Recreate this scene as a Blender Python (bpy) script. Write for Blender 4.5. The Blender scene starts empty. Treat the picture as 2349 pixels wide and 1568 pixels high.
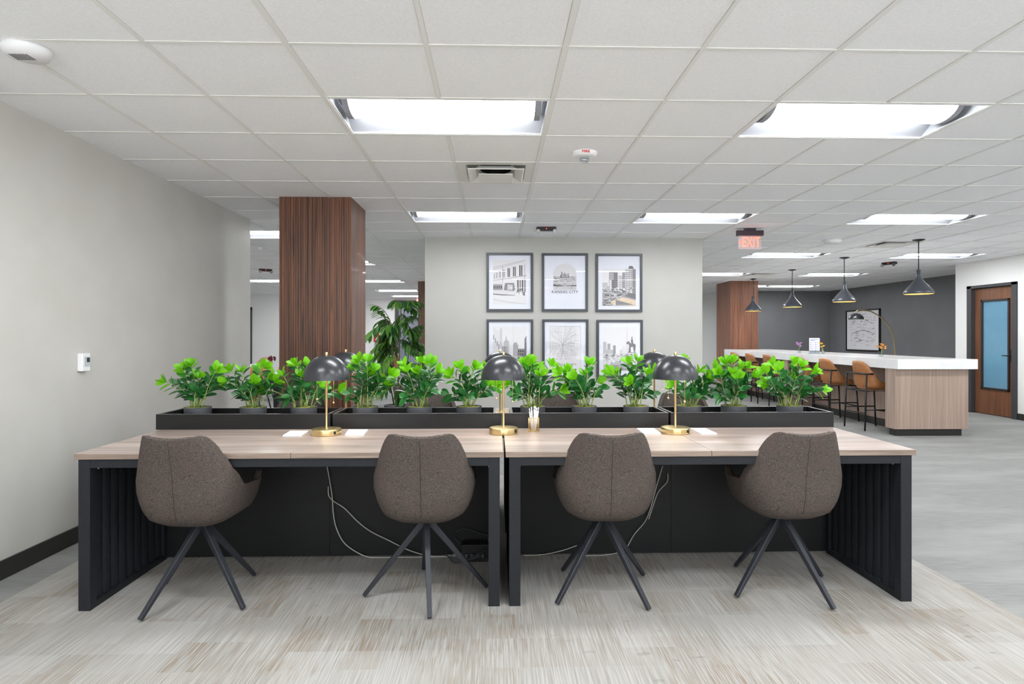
import bpy, bmesh, math, random
from mathutils import Vector, Matrix
PI = math.pi; R = math.radians
scn = bpy.context.scene
COL = scn.collection

# ------------------------------------------------------------------ camera, world, exposure
F_PX = 1430.0; CAM_H = 1.32; HZ = 770.0; CXP = 1174.5
YAW = math.atan(38.5 / F_PX)
cam_d = bpy.data.cameras.new('camera'); cam = bpy.data.objects.new('camera', cam_d); COL.objects.link(cam)
cam.location = (0, 0, CAM_H); cam.rotation_euler = (PI/2, 0, -YAW)
cam_d.sensor_width = 36.0; cam_d.lens = 36.0 * F_PX / 2349.0
cam_d.shift_y = -14.0 / 2349.0; cam_d.clip_start = 0.05; cam_d.clip_end = 100
scn.camera = cam
w = bpy.data.worlds.new('world'); scn.world = w; w.use_nodes = True
# added daylight for unseen windows behind viewpoint, made brighter below to lift the ceiling
_wn = w.node_tree.nodes; _wl = w.node_tree.links
_tc = _wn.new('ShaderNodeTexCoord'); _sx = _wn.new('ShaderNodeSeparateXYZ'); _mr = _wn.new('ShaderNodeMapRange')
_mr.inputs[1].default_value = -0.03; _mr.inputs[2].default_value = 0.03; _mr.inputs[3].default_value = FILL_BELOW_L = 3.0; _mr.inputs[4].default_value = SKY_L = 0.8
_wl.new(_tc.outputs['Generated'], _sx.inputs[0]); _wl.new(_sx.outputs[2], _mr.inputs[0]); _wl.new(_mr.outputs[0], _wn['Background'].inputs[1])
_wn['Background'].inputs[0].default_value = (0.95, 0.98, 1, 1)
scn.view_settings.view_transform = 'Standard'; scn.view_settings.look = 'None'
scn.view_settings.gamma = 1.0; scn.view_settings.use_curve_mapping = False
scn.view_settings.exposure = 1.55
LENS_STRENGTH = 12.0        # fluorescent diffusers
CEIL = 2.592; ZD = 0.757

# measurement helpers: where a sight line at photo pixel (u, v) meets a known plane
_c, _s = math.cos(YAW), math.sin(YAW)
def onz(u, v, z):
    D = F_PX*(CAM_H-z)/(v-HZ); r = (u-CXP)*D/F_PX
    return (r*_c+D*_s, -r*_s+D*_c, z)
def ony(u, v, y):
    t = (u-CXP)/F_PX; D = y/(_c-t*_s); r = t*D
    return (r*_c+D*_s, y, CAM_H-(v-HZ)*D/F_PX)
def onx(u, v, x):
    t = (u-CXP)/F_PX; D = x/(t*_c+_s); r = t*D
    return (x, -r*_s+D*_c, CAM_H-(v-HZ)*D/F_PX)

# ------------------------------------------------------------------ materials
def srgb(r, g, b):
    f = lambda c: (c/255/12.92) if c/255 <= 0.04045 else ((c/255+0.055)/1.055)**2.4
    return (f(r), f(g), f(b), 1)
def newmat(name):
    m = bpy.data.materials.new(name); m.use_nodes = True
    nt = m.node_tree; return m, nt, nt.nodes['Principled BSDF']
def mat(name, col, rough=0.5, metal=0.0, spec=0.5, emit=None, es=0, trans=0, coat=0, alpha=1):
    m, nt, p = newmat(name)
    p.inputs['Base Color'].default_value = col; p.inputs['Roughness'].default_value = rough
    p.inputs['Metallic'].default_value = metal; p.inputs['Specular IOR Level'].default_value = spec
    p.inputs['Transmission Weight'].default_value = trans; p.inputs['Coat Weight'].default_value = coat
    p.inputs['Alpha'].default_value = alpha
    if emit: p.inputs['Emission Color'].default_value = emit; p.inputs['Emission Strength'].default_value = es
    return m
def noisy(name, c1, c2, scale, rough=0.6, detail=4, lo=0.35, hi=0.65, bump=0, bdist=0.002, metal=0, spec=0.5, extra=None, coat=0):
    """two colours mixed by stretched object-space noise; extra = (c3, scale3, lo, hi) adds a second layer"""
    m, nt, p = newmat(name); N = nt.nodes; L = nt.links
    tc = N.new('ShaderNodeTexCoord')
    def layer(sc, lo, hi, det):
        mp = N.new('ShaderNodeMapping'); mp.inputs['Scale'].default_value = sc
        L.new(tc.outputs['Object'], mp.inputs[0])
        n = N.new('ShaderNodeTexNoise'); n.inputs['Scale'].default_value = 1; n.inputs['Detail'].default_value = det
        L.new(mp.outputs[0], n.inputs['Vector'])
        mr = N.new('ShaderNodeMapRange'); mr.inputs[1].default_value = lo; mr.inputs[2].default_value = hi
        L.new(n.outputs['Fac'], mr.inputs[0]); return n, mr
    n, mr = layer(scale, lo, hi, detail)
    mix = N.new('ShaderNodeMix'); mix.data_type = 'RGBA'
    mix.inputs[6].default_value = c1; mix.inputs[7].default_value = c2
    L.new(mr.outputs[0], mix.inputs[0]); out = mix.outputs[2]
    for e in (extra or []):
        c3, sc3, lo3, hi3 = e
        n3, mr3 = layer(sc3, lo3, hi3, 3)
        mx = N.new('ShaderNodeMix'); mx.data_type = 'RGBA'; mx.inputs[7].default_value = c3
        L.new(out, mx.inputs[6]); L.new(mr3.outputs[0], mx.inputs[0]); out = mx.outputs[2]
    L.new(out, p.inputs['Base Color'])
    p.inputs['Roughness'].default_value = rough; p.inputs['Metallic'].default_value = metal
    p.inputs['Specular IOR Level'].default_value = spec; p.inputs['Coat Weight'].default_value = coat
    if bump:
        b = N.new('ShaderNodeBump'); b.inputs['Strength'].default_value = bump; b.inputs['Distance'].default_value = bdist
        L.new(n.outputs['Fac'], b.inputs['Height']); L.new(b.outputs[0], p.inputs['Normal'])
    return m
def glassmat(name, tint=(1, 1, 1, 1), refl=1.0, rough=0.0):
    m = bpy.data.materials.new(name); m.use_nodes = True; nt = m.node_tree; N = nt.nodes; L = nt.links
    N.clear(); o = N.new('ShaderNodeOutputMaterial'); t = N.new('ShaderNodeBsdfTransparent'); t.inputs[0].default_value = tint
    g = N.new('ShaderNodeBsdfGlossy'); g.inputs['Roughness'].default_value = rough
    fr = N.new('ShaderNodeFresnel'); fr.inputs[0].default_value = 1.5
    ge = N.new('ShaderNodeNewGeometry'); inv = N.new('ShaderNodeMath'); inv.operation = 'SUBTRACT'; inv.inputs[0].default_value = refl
    sc = N.new('ShaderNodeMath'); sc.operation = 'MULTIPLY'; sc.inputs[1].default_value = refl; L.new(ge.outputs['Backfacing'], sc.inputs[0]); L.new(sc.outputs[0], inv.inputs[1])
    mu = N.new('ShaderNodeMath'); mu.operation = 'MULTIPLY'; L.new(inv.outputs[0], mu.inputs[1])
    mx = N.new('ShaderNodeMixShader'); L.new(fr.outputs[0], mu.inputs[0]); L.new(mu.outputs[0], mx.inputs[0])
    L.new(t.outputs[0], mx.inputs[1]); L.new(g.outputs[0], mx.inputs[2]); L.new(mx.outputs[0], o.inputs[0]); return m

M = {}
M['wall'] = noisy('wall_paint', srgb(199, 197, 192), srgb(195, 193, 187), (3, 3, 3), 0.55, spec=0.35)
M['wall_p'] = noisy('wall_paint_dimmed', srgb(180, 179, 174), srgb(177, 176, 170), (3, 3, 3), 0.55, spec=0.35)  # same wall paint, darkened in colour to offset strong light on this wall
M['wall_white'] = mat('white_wall_paint', srgb(236, 236, 234), 0.6)
M['dark_wall'] = noisy('charcoal_wall_paint', srgb(114, 115, 117), srgb(109, 110, 112), (2, 2, 2), 0.5, spec=0.4)
M['tile'] = noisy('ceiling_tile', srgb(245, 246, 247), srgb(239, 240, 242), (90, 90, 90), 0.9, bump=0.15)
M['grid'] = mat('ceiling_grid_metal', srgb(232, 232, 229), 0.5)
M['gridshade'] = mat('ceiling_grid_reveal', srgb(196, 195, 191), 0.6)
M['base_dark'] = mat('vinyl_baseboard', srgb(42, 41, 38), 0.45)
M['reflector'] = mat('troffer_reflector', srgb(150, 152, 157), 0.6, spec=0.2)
M['white_metal'] = mat('white_painted_metal', srgb(236, 236, 238), 0.35)
M['vent'] = mat('vent_white', srgb(225, 225, 220), 0.45)
M['lens'] = mat('diffuser_glow', srgb(250, 250, 250), 0.4, emit=(0.955, 0.98, 1.0, 1), es=LENS_STRENGTH)
M['carpet'] = noisy('grey_carpet', srgb(139, 139, 138), srgb(126, 126, 124), (7, 110, 30), 0.95, detail=5, bump=0.3, spec=0.1,
                    extra=[(srgb(149, 149, 147), (0.8, 3, 1), 0.45, 0.75)])
M['black'] = noisy('black_powder_coat', srgb(38, 40, 44), srgb(34, 36, 40), (60, 60, 60), 0.5, spec=0.2)
M['panel'] = noisy('black_laminate', srgb(23, 24, 25), srgb(20, 21, 22), (5, 5, 40), 0.5, spec=0.35)
M['planter'] = noisy('planter_black', srgb(26, 26, 27), srgb(31, 30, 30), (4, 4, 60), 0.36, spec=0.3)
M['brass'] = noisy('brushed_brass', srgb(222, 200, 150), srgb(208, 184, 132), (4, 4, 200), 0.28, metal=1)
M['black_shade'] = mat('satin_black_shade', srgb(40, 42, 47), 0.28, spec=0.6)
M['shade_in'] = mat('shade_inside_white', srgb(240, 238, 230), 0.6)
M['bulb'] = mat('bulb_glow', (1, 1, 1, 1), 0.5, emit=(1, 0.95, 0.86, 1), es=24)
M['warm_bulb'] = mat('warm_bulb_glow', (1, 1, 1, 1), 0.5, emit=(1, 0.78, 0.48, 1), es=16)
M['paper'] = mat('white_paper', srgb(214, 214, 218), 0.7)
M['pot'] = mat('pot_black', srgb(72, 74, 80), 0.55)
M['moss'] = noisy('moss', srgb(132, 150, 40), srgb(150, 135, 70), (60, 60, 60), 0.9, bump=1, bdist=0.01)
def leafmat(name, c1, c2, sc=14, tl=0.25, rough=0.38):
    m = noisy(name, c1, c2, (sc, sc, sc), rough, spec=0.5); nt = m.node_tree; p = nt.nodes['Principled BSDF']
    t = nt.nodes.new('ShaderNodeBsdfTranslucent'); t.inputs[0].default_value = c1
    mx = nt.nodes.new('ShaderNodeMixShader'); mx.inputs[0].default_value = tl
    o = [n for n in nt.nodes if n.type == 'OUTPUT_MATERIAL'][0]
    nt.links.new(p.outputs[0], mx.inputs[1]); nt.links.new(t.outputs[0], mx.inputs[2]); nt.links.new(mx.outputs[0], o.inputs[0])
    return m
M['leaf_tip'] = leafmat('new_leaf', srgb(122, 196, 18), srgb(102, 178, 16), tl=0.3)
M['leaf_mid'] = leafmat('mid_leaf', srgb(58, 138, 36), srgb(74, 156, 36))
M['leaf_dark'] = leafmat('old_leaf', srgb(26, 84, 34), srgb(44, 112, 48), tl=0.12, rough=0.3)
M['stem'] = noisy('plant_stem', srgb(150, 172, 92), srgb(120, 138, 80), (20, 20, 20), 0.5)
M['palm_leaf'] = leafmat('palm_leaf', srgb(76, 138, 62), srgb(122, 170, 62), sc=6)
M['bark'] = noisy('bark', srgb(110, 98, 84), srgb(150, 142, 128), (30, 30, 12), 0.8, bump=0.5)
M['leather'] = noisy('tan_leather', srgb(176, 120, 74), srgb(164, 108, 64), (18, 18, 18), 0.42, bump=0.1)
M['orange_fab'] = mat('orange_leather', srgb(198, 122, 72), 0.5)
M['tan_fab'] = mat('tan_leather_pale', srgb(196, 152, 124), 0.5)
M['steel_black'] = mat('black_steel', srgb(34, 34, 36), 0.35, metal=0.4)
M['quartz'] = noisy('white_quartz', srgb(232, 232, 232), srgb(224, 224, 224), (6, 6, 6), 0.18)
M['plug'] = mat('plug_black', srgb(20, 20, 21), 0.5)
M['cord_white'] = mat('white_cord', srgb(176, 176, 168), 0.5)
M['cord_black'] = mat('dark_cord', srgb(62, 64, 68), 0.5)
M['red'] = mat('sign_red', srgb(205, 40, 38), 0.5)
M['exit_glow'] = mat('exit_letters', srgb(240, 90, 70), 0.4, emit=(1, 0.10, 0.06, 1), es=1.3)
M['red_led'] = mat('red_led', srgb(230, 30, 20), 0.4, emit=(1, 0.03, 0.02, 1), es=2)
M['exit_case'] = mat('exit_case', srgb(46, 30, 40), 0.3)
M['clear'] = glassmat('clear_glass', (0.86, 0.89, 0.90, 1), 1.6)
M['acrylic'] = mat('exit_acrylic', srgb(226, 190, 192), 0.2, alpha=0.22)
M['frame_glass'] = glassmat('picture_glass', (1, 1, 1, 1), 0.7)
M['frame_black'] = mat('picture_frame_black', srgb(48, 52, 60), 0.35)
M['mat_white'] = mat('mat_board', srgb(214, 216, 226), 0.8)
for g in (60, 90, 110, 130, 150, 170, 190, 205, 212): M['g%d' % g] = mat('print_grey_%d' % g, srgb(g, g-2, g+1), 0.8)
M['ink_tan'] = noisy('print_tan', srgb(196, 172, 148), srgb(222, 206, 184), (60, 60, 60), 0.8)
M['door_wood'] = noisy('walnut_door', srgb(128, 84, 58), srgb(108, 70, 48), (25, 25, 1.6), 0.35)
M['door_frame'] = mat('charcoal_door_frame', srgb(62, 63, 66), 0.45)
M['blue_glass'] = noisy('frosted_blue_film', srgb(110, 158, 184), srgb(98, 146, 174), (1, 1, 1.5), 0.12, spec=0.6)
M['bronze'] = mat('dark_bronze_glazing_bead', srgb(46, 38, 36), 0.35)
M['chrome'] = mat('chrome', srgb(210, 210, 212), 0.15, metal=1)
M['thermo_grey'] = mat('thermostat_grey', srgb(190, 196, 200), 0.4)
M['lcd'] = mat('lcd_dark', srgb(60, 68, 72), 0.3)
M['flower_red'] = mat('flower_dark_red', srgb(96, 22, 34), 0.7)
M['flower_pink'] = mat('flower_pink', srgb(206, 158, 214), 0.6)
M['flower_yellow'] = mat('flower_yellow', srgb(238, 190, 30), 0.6)
M['flower_orange'] = mat('flower_peach', srgb(226, 160, 70), 0.6)
M['blue_ink'] = mat('blue_ink', srgb(90, 110, 190), 0.6)
M['door_blue'] = mat('slate_blue_door', srgb(120, 124, 138), 0.5)
M['brown_trim'] = mat('brown_trim', srgb(150, 98, 60), 0.5)

# desk laminate: long wood grain running along the desk
M['wood_top'] = noisy('grey_oak_laminate', srgb(167, 152, 144), srgb(149, 133, 126), (1.5, 26, 26), 0.27, detail=8, lo=0.3, hi=0.7,
                      extra=[(srgb(132, 115, 103), (2.2, 70, 30), 0.54, 0.76), (srgb(182, 166, 156), (0.7, 6, 5), 0.5, 0.8)], spec=0.5)
M['wood_edge'] = noisy('grey_oak_edge', srgb(148, 131, 118), srgb(120, 104, 92), (4, 4, 90), 0.45)
M['bar_wood'] = noisy('bar_laminate', srgb(166, 143, 130), srgb(144, 123, 110), (130, 130, 1.2), 0.5, detail=3,
                      extra=[(srgb(176, 157, 145), (60, 60, 0.8), 0.5, 0.72)])
M['walnut'] = noisy('walnut_slats', srgb(122, 80, 58), srgb(66, 44, 36), (75, 75, 0.7), 0.38, detail=4, lo=0.32, hi=0.68,
                    extra=[(srgb(142, 92, 62), (26, 26, 0.3), 0.56, 0.68), (srgb(50, 38, 38), (32, 32, 1.6), 0.56, 0.74)], coat=0.15)
M['walnut2'] = noisy('walnut_slats_red', srgb(150, 100, 74), srgb(112, 72, 54), (30, 30, 0.9), 0.38, detail=4, lo=0.32, hi=0.68,
                    extra=[(srgb(84, 56, 46), (24, 24, 1.6), 0.6, 0.78)], coat=0.15)
M['tweed'] = noisy('brown_tweed', srgb(108, 99, 93), srgb(42, 38, 36), (150, 150, 950), 0.95, detail=3, lo=0.32, hi=0.68, bump=0.5, bdist=0.002, spec=0.1,
                   extra=[(srgb(90, 76, 73), (9, 9, 9), 0.5, 0.85), (srgb(60, 56, 53), (45, 45, 380), 0.56, 0.85)])
M['tweed_seam'] = mat('brown_seam', srgb(52, 44, 42), 0.9)
# patterned rug: fine ribs along the depth of the room, crossed by soft worn blocks
def rugmat():
    m, nt, p = newmat('striated_rug'); N = nt.nodes; L = nt.links
    tc = N.new('ShaderNodeTexCoord')
    def nz(sc, det=3, off=(0, 0, 0)):
        mp = N.new('ShaderNodeMapping'); mp.inputs['Scale'].default_value = sc; mp.inputs['Location'].default_value = off
        L.new(tc.outputs['Object'], mp.inputs[0]); n = N.new('ShaderNodeTexNoise'); n.inputs['Scale'].default_value = 1
        n.inputs['Detail'].default_value = det; L.new(mp.outputs[0], n.inputs['Vector']); return n.outputs['Fac']
    def rng(x, a, b, c=0, d=1):
        r = N.new('ShaderNodeMapRange'); r.inputs[1].default_value = a; r.inputs[2].default_value = b
        r.inputs[3].default_value = c; r.inputs[4].default_value = d; L.new(x, r.inputs[0]); return r.outputs[0]
    def mul(a, b):
        q = N.new('ShaderNodeMath'); q.operation = 'MULTIPLY'; L.new(a, q.inputs[0]); L.new(b, q.inputs[1]); return q.outputs[0]
    def mix(f, a, b):
        q = N.new('ShaderNodeMix'); q.data_type = 'RGBA'; L.new(f, q.inputs[0])
        for i, x in ((6, a), (7, b)):
            if isinstance(x, tuple): q.inputs[i].default_value = x
            else: L.new(x, q.inputs[i])
        return q.outputs[2]
    def cells(sx, sy, off):
        vm = N.new('ShaderNodeVectorMath'); vm.operation = 'MULTIPLY_ADD'; vm.inputs[1].default_value = (sx, sy, 0); vm.inputs[2].default_value = (off, off*1.7, 0)
        L.new(tc.outputs['Object'], vm.inputs[0]); fl_ = N.new('ShaderNodeVectorMath'); fl_.operation = 'FLOOR'; L.new(vm.outputs[0], fl_.inputs[0])
        wn = N.new('ShaderNodeTexWhiteNoise'); wn.noise_dimensions = '2D'; L.new(fl_.outputs[0], wn.inputs['Vector']); return wn.outputs['Value']
    rib = nz((165, 2.8, 1), 2); rib2 = nz((190, 5, 1), 2, (9, 4, 0))
    base = mix(rng(rib, 0.34, 0.66), srgb(168, 166, 162), srgb(142, 138, 133))
    patch = rng(cells(7.0, 4.2, 3.3), 0.45, 1.0, 0, 0.75)
    patch2 = rng(nz((1.6, 1.3, 1), 2, (4, 4, 0)), 0.45, 0.7, 0, 0.8)
    c = mix(mul(rng(rib2, 0.44, 0.60), patch), base, srgb(128, 114, 98))
    c = mix(mul(rng(nz((230, 7, 1), 2, (2, 2, 0)), 0.5, 0.62), patch2), c, srgb(126, 109, 89))
    c = mix(mul(rng(cells(4.3, 3.4, 7.7), 0.55, 1.0, 0, 0.6), rng(rib2, 0.3, 0.6)), c, srgb(176, 175, 172))
    # small grey bird-track flecks towards the sides
    fl = mul(rng(nz((9, 20, 1), 2, (5, 2, 0)), 0.66, 0.72), rng(nz((0.8, 0.4, 1), 1, (8, 3, 0)), 0.5, 0.6))
    fh = N.new('ShaderNodeMath'); fh.operation = 'MULTIPLY'; fh.inputs[1].default_value = 0.5; L.new(fl, fh.inputs[0])
    c = mix(fh.outputs[0], c, srgb(118, 115, 110))
    L.new(c, p.inputs['Base Color']); p.inputs['Roughness'].default_value = 0.95; p.inputs['Specular IOR Level'].default_value = 0.1
    b = N.new('ShaderNodeBump'); b.inputs['Strength'].default_value = 0.4; b.inputs['Distance'].default_value = 0.002
    L.new(rib, b.inputs['Height']); L.new(b.outputs[0], p.inputs['Normal']); return m
M['rug'] = rugmat()

# ------------------------------------------------------------------ mesh helpers
class MB:
    def __init__(s): s.v = []; s.f = []; s.m = []; s.sm = []
    def add(s, vs, fs, mi=0, smooth=False):
        o = len(s.v); s.v += [tuple(p) for p in vs]; s.f += [tuple(i+o for i in f) for f in fs]
        s.m += [mi]*len(fs); s.sm += [smooth]*len(fs)
    def box(s, x0, x1, y0, y1, z0, z1, mi=0, mt=None):
        vs = [(x, y, z) for z in (z0, z1) for y in (y0, y1) for x in (x0, x1)]
        if mt: vs = [mt @ Vector(p) for p in vs]
        s.add(vs, [(0, 2, 3, 1), (4, 5, 7, 6), (0, 1, 5, 4), (2, 6, 7, 3), (0, 4, 6, 2), (1, 3, 7, 5)], mi)
    def lathe(s, prof, c=(0, 0, 0), n=32, mi=0, smooth=True, cap=False):
        vs = []; fs = []
        for (r, z) in prof:
            for k in range(n): a = 2*PI*k/n; vs.append((c[0]+r*math.cos(a), c[1]+r*math.sin(a), c[2]+z))
        for i in range(len(prof)-1):
            for k in range(n):
                k2 = (k+1) % n; fs.append((i*n+k, i*n+k2, (i+1)*n+k2, (i+1)*n+k))
        if cap: fs.append(tuple(range((len(prof)-1)*n, len(prof)*n))); fs.append(tuple(reversed(range(n))))
        s.add(vs, fs, mi, smooth)
    def tube(s, pts, r, n=8, mi=0, smooth=True):
        pts = [Vector(p) for p in pts]; rs = r if isinstance(r, (list, tuple)) else [r]*len(pts)
        vs = []; fs = []; prev = None
        for i, p in enumerate(pts):
            d = (pts[min(i+1, len(pts)-1)]-pts[max(i-1, 0)]).normalized()
            if prev is None:
                a = Vector((0, 0, 1)) if abs(d.z) < 0.9 else Vector((1, 0, 0)); u = d.cross(a).normalized()
            else:
                u = (prev - d*prev.dot(d)).normalized()
            prev = u; q = d.cross(u)
            for k in range(n):
                a = 2*PI*k/n; vs.append(p+(u*math.cos(a)+q*math.sin(a))*rs[i])
        for i in range(len(pts)-1):
            for k in range(n):
                k2 = (k+1) % n; fs.append((i*n+k, (i+1)*n+k, (i+1)*n+k2, i*n+k2))
        fs.append(tuple(range(n))); fs.append(tuple(reversed(range((len(pts)-1)*n, len(pts)*n))))
        s.add(vs, fs, mi, smooth)
    def bar(s, a, b, w, h, w2=None, h2=None, up=(0, 0, 1), mi=0):
        a = Vector(a); b = Vector(b); d = (b-a).normalized(); u = d.cross(Vector(up)).normalized(); q = u.cross(d)
        w2 = w2 or w; h2 = h2 or h; vs = []
        for p, ww, hh in ((a, w, h), (b, w2, h2)):
            for (i, j) in ((-1, -1), (1, -1), (1, 1), (-1, 1)): vs.append(p+u*i*ww/2+q*j*hh/2)
        s.add(vs, [(0, 1, 2, 3), (7, 6, 5, 4), (0, 4, 5, 1), (1, 5, 6, 2), (2, 6, 7, 3), (3, 7, 4, 0)], mi)
    def sphere(s, c, r, n=12, mi=0, sq=(1, 1, 1)):
        m2 = n//2; vs = [(c[0], c[1], c[2]-r*sq[2])]; fs = []
        for i in range(1, m2):
            th = PI*i/m2
            for k in range(n):
                a = 2*PI*k/n; vs.append((c[0]+r*sq[0]*math.sin(th)*math.cos(a), c[1]+r*sq[1]*math.sin(th)*math.sin(a), c[2]-r*sq[2]*math.cos(th)))
        vs.append((c[0], c[1], c[2]+r*sq[2])); e = len(vs)-1
        for k in range(n): fs.append((0, 1+(k+1) % n, 1+k))
        for i in range(m2-2):
            for k in range(n): fs.append((1+i*n+k, 1+i*n+(k+1) % n, 1+(i+1)*n+(k+1) % n, 1+(i+1)*n+k))
        for k in range(n): fs.append((e, 1+(m2-2)*n+k, 1+(m2-2)*n+(k+1) % n))
        s.add(vs, fs, mi, True)
    def poly(s, pts, mi=0): s.add(pts, [tuple(range(len(pts)))], mi)
    def mesh(s, name, mats):
        me = bpy.data.meshes.new(name); me.from_pydata(s.v, [], s.f)
        for mm in (mats if isinstance(mats, (list, tuple)) else [mats]): me.materials.append(mm)
        me.polygons.foreach_set('material_index', s.m); me.polygons.foreach_set('use_smooth', s.sm); me.update(); return me
    def build(s, name, mats, parent=None, loc=None, rz=0, bev=0, seg=2):
        o = bpy.data.objects.new(name, s.mesh(name, mats)); COL.objects.link(o)
        if parent: o.parent = parent
        if loc: o.location = loc
        o.rotation_euler.z = rz
        if bev:
            b = o.modifiers.new('bevel', 'BEVEL'); b.width = bev; b.segments = seg; b.limit_method = 'ANGLE'; b.angle_limit = R(40)
        return o
def tag(o, label=None, cat=None, group=None, kind=None):
    if label: o['label'] = label
    if cat: o['category'] = cat
    if group: o['group'] = group
    if kind: o['kind'] = kind
    return o
def thing(name, loc, label, cat, group=None, rz=0):
    o = bpy.data.objects.new(name, None); COL.objects.link(o); o.location = loc; o.rotation_euler.z = rz
    o.empty_display_size = 0.05
    return tag(o, label, cat, group)
def boxo(name, b, m, parent=None, bev=0, kind=None):
    q = MB(); q.box(*b); o = q.build(name, m, parent, bev=bev)
    if kind: o['kind'] = kind
    return o
def copy_tree(o, parent=None):
    c = o.copy(); COL.objects.link(c); c.parent = parent
    for ch in list(o.children): copy_tree(ch, c)
    return c
def dup(root, loc, rz, label, group=None):
    c = copy_tree(root); c.location = loc; c.rotation_euler.z = rz; c['label'] = label
    if group: c['group'] = group
    return c
def text(name, s, size, m, parent, loc, rot, ext=0.0006, sp=1.0, bold=0.0, sx=1.0):
    cu = bpy.data.curves.new(name, 'FONT'); cu.body = s; cu.size = size; cu.extrude = ext; cu.align_x = 'CENTER'; cu.align_y = 'CENTER'
    cu.space_character = sp; cu.offset = bold
    t = bpy.data.objects.new(name+'_tmp', cu); COL.objects.link(t); dg = bpy.context.evaluated_depsgraph_get(); dg.update()
    me = bpy.data.meshes.new_from_object(t.evaluated_get(dg)); COL.objects.unlink(t); bpy.data.objects.remove(t)
    me.materials.clear(); me.materials.append(m)
    o = bpy.data.objects.new(name, me); COL.objects.link(o); o.parent = parent; o.location = loc; o.rotation_euler = rot; o.scale = (sx, 1, 1)
    return o

# ------------------------------------------------------------------ room shell
T = 0.6096
GX = lambda k: 0.309 + T*k      # ceiling grid lines across
GY = lambda k: 3.345 + T*k      # ceiling grid lines in depth
LW = -2.676; RW = 8.235; YB = -4.8; YL = 6.887; WB = 21.3
boxo('floor', (-9.5, 10, YB-0.1, 21.6, -0.05, 0), M['carpet'], kind='structure')
# lights as (i, j) grid cells, each two cells wide
lit = {(-2, 0): 'front', (2, 0): '', (-2, 5): '', (2, 5): '', (6, 5): '', (6, 10): '', (10, 10): '', (6, 15): '', (10, 15): '',
       (9, 20): '', (11, 20): '', (-6, 7): '', (-6, 12): '', (-6, 18): '', (-10, 18): '', (-6, 23): '', (-6, 27): '',
       (6, 0): '', (10, 0): '', (10, 5): '', (-4, -3): '', (0, -3): '', (4, -3): '', (8, -3): '', (-4, -7): '', (0, -7): '', (4, -7): '', (8, -7): '', (-4, -11): '', (0, -11): '', (4, -11): '', (8, -11): '', (-10, 23): '', (-14, 18): '', (-14, 7): '', (3, 22): '',  # most here are unseen fixtures, added to brighten foreground, left wall and far corners
       (2, 10): '', (-2, 15): '', (2, 15): '', (-10, 7): '', (-10, 12): '', (2, 20): '', (-2, 20): '', (-2, 25): ''}
# (2,10),( -2,15).. stand in the room hidden behind the picture wall
VENTS = [(-1, 2), (8, 8), (8, 15)]
holes = set()
for (i, j) in lit: holes |= {(i, j), (i+1, j)}
holes |= set(VENTS)
q = MB()
for i in range(-16, 16):
    for j in range(-14, 30):
        if (i, j) in holes: continue
        q.add([(GX(i), GY(j), CEIL), (GX(i), GY(j+1), CEIL), (GX(i+1), GY(j+1), CEIL), (GX(i+1), GY(j), CEIL)], [(0, 1, 2, 3)])
q.box(-9.6, 10.1, YB-0.2, 21.7, CEIL+0.20, CEIL+0.24)
tag(q.build('ceiling', M['tile']), kind='structure')
q = MB()
for i in range(-15, 16):
    wd = 0.013 if i % 2 == 0 else 0.010; j = -13
    while j < 30:
        k = j
        while k < 30 and not (((i-1, k) in lit)): k += 1      # a line may not cross the middle of a fixture
        if k > j:
            q.box(GX(i)-wd, GX(i)+wd, GY(j), GY(k), CEIL-0.004, CEIL+0.004)
            q.box(GX(i)-wd-0.002, GX(i)+wd+0.002, GY(j), GY(k), CEIL-0.0012, CEIL+0.003, 1)
        j = k+1
for j in range(-13, 30):
    q.box(-9.4, 9.5, GY(j)-0.010, GY(j)+0.010, CEIL-0.0035, CEIL+0.004)
    q.box(-9.4, 9.5, GY(j)-0.012, GY(j)+0.012, CEIL-0.001, CEIL+0.003, 1)
tag(q.build('trim_1', [M['grid'], M['gridshade']]), kind='structure')

boxo('wall_left', (LW-0.14, LW, YB, YL, 0, CEIL), M['wall'], kind='structure')
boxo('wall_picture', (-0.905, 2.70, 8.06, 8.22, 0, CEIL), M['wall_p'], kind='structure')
q = MB(); q.box(-9.5, 10, YB-0.1, YB, 0, 0.3); q.box(-9.5, 10, YB-0.1, YB, 2.45, CEIL)
for xx in (-9.5, -3.2, 2.4, 8.0): q.box(xx, xx+0.25, YB-0.1, YB, 0.3, 2.45)
tag(q.build('wall_behind', M['wall_white']), kind='structure')
for k_, (xa, xb) in enumerate(((-9.25, -3.2), (-2.95, 2.4), (2.65, 8.0))):  # unseen windows, added to let daylight onto the ceiling and walls
    wi = bpy.data.objects.new('window_%d' % (k_+1), None); COL.objects.link(wi); wi.location = ((xa+xb)/2, YB-0.05, 1.375); tag(wi, kind='structure')
    hw2 = (xb-xa)/2; q = MB()
    for j in range(4): xm = -hw2+0.02+j*(2*hw2-0.04)/3; q.box(xm-0.02, xm+0.02, -0.03, 0.03, -1.075, 1.075)
    q.box(-hw2, hw2, -0.03, 0.03, -1.075, -1.035); q.box(-hw2, hw2, -0.03, 0.03, 1.035, 1.075)
    q.build('window_frame', M['door_frame'], wi)
boxo('wall_far_left_side', (-9.5, -9.4, YB, 21.5, 0, CEIL), M['wall_white'], kind='structure')
boxo('wall_back', (-5.2, 6.2, WB, WB+0.1, 0, CEIL), M['wall_white'], kind='structure')
boxo('wall_back_left', (-9.4, -5.2, 19.4, 19.5, 0, CEIL), M['wall_white'], kind='structure')
boxo('wall_back_return', (-5.3, -5.2, 19.5, WB, 0, CEIL), M['wall_white'], kind='structure')
boxo('wall_back_right', (6.1, 7.35, 19.3, 19.4, 0, CEIL), M['wall_white'], kind='structure')
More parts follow.
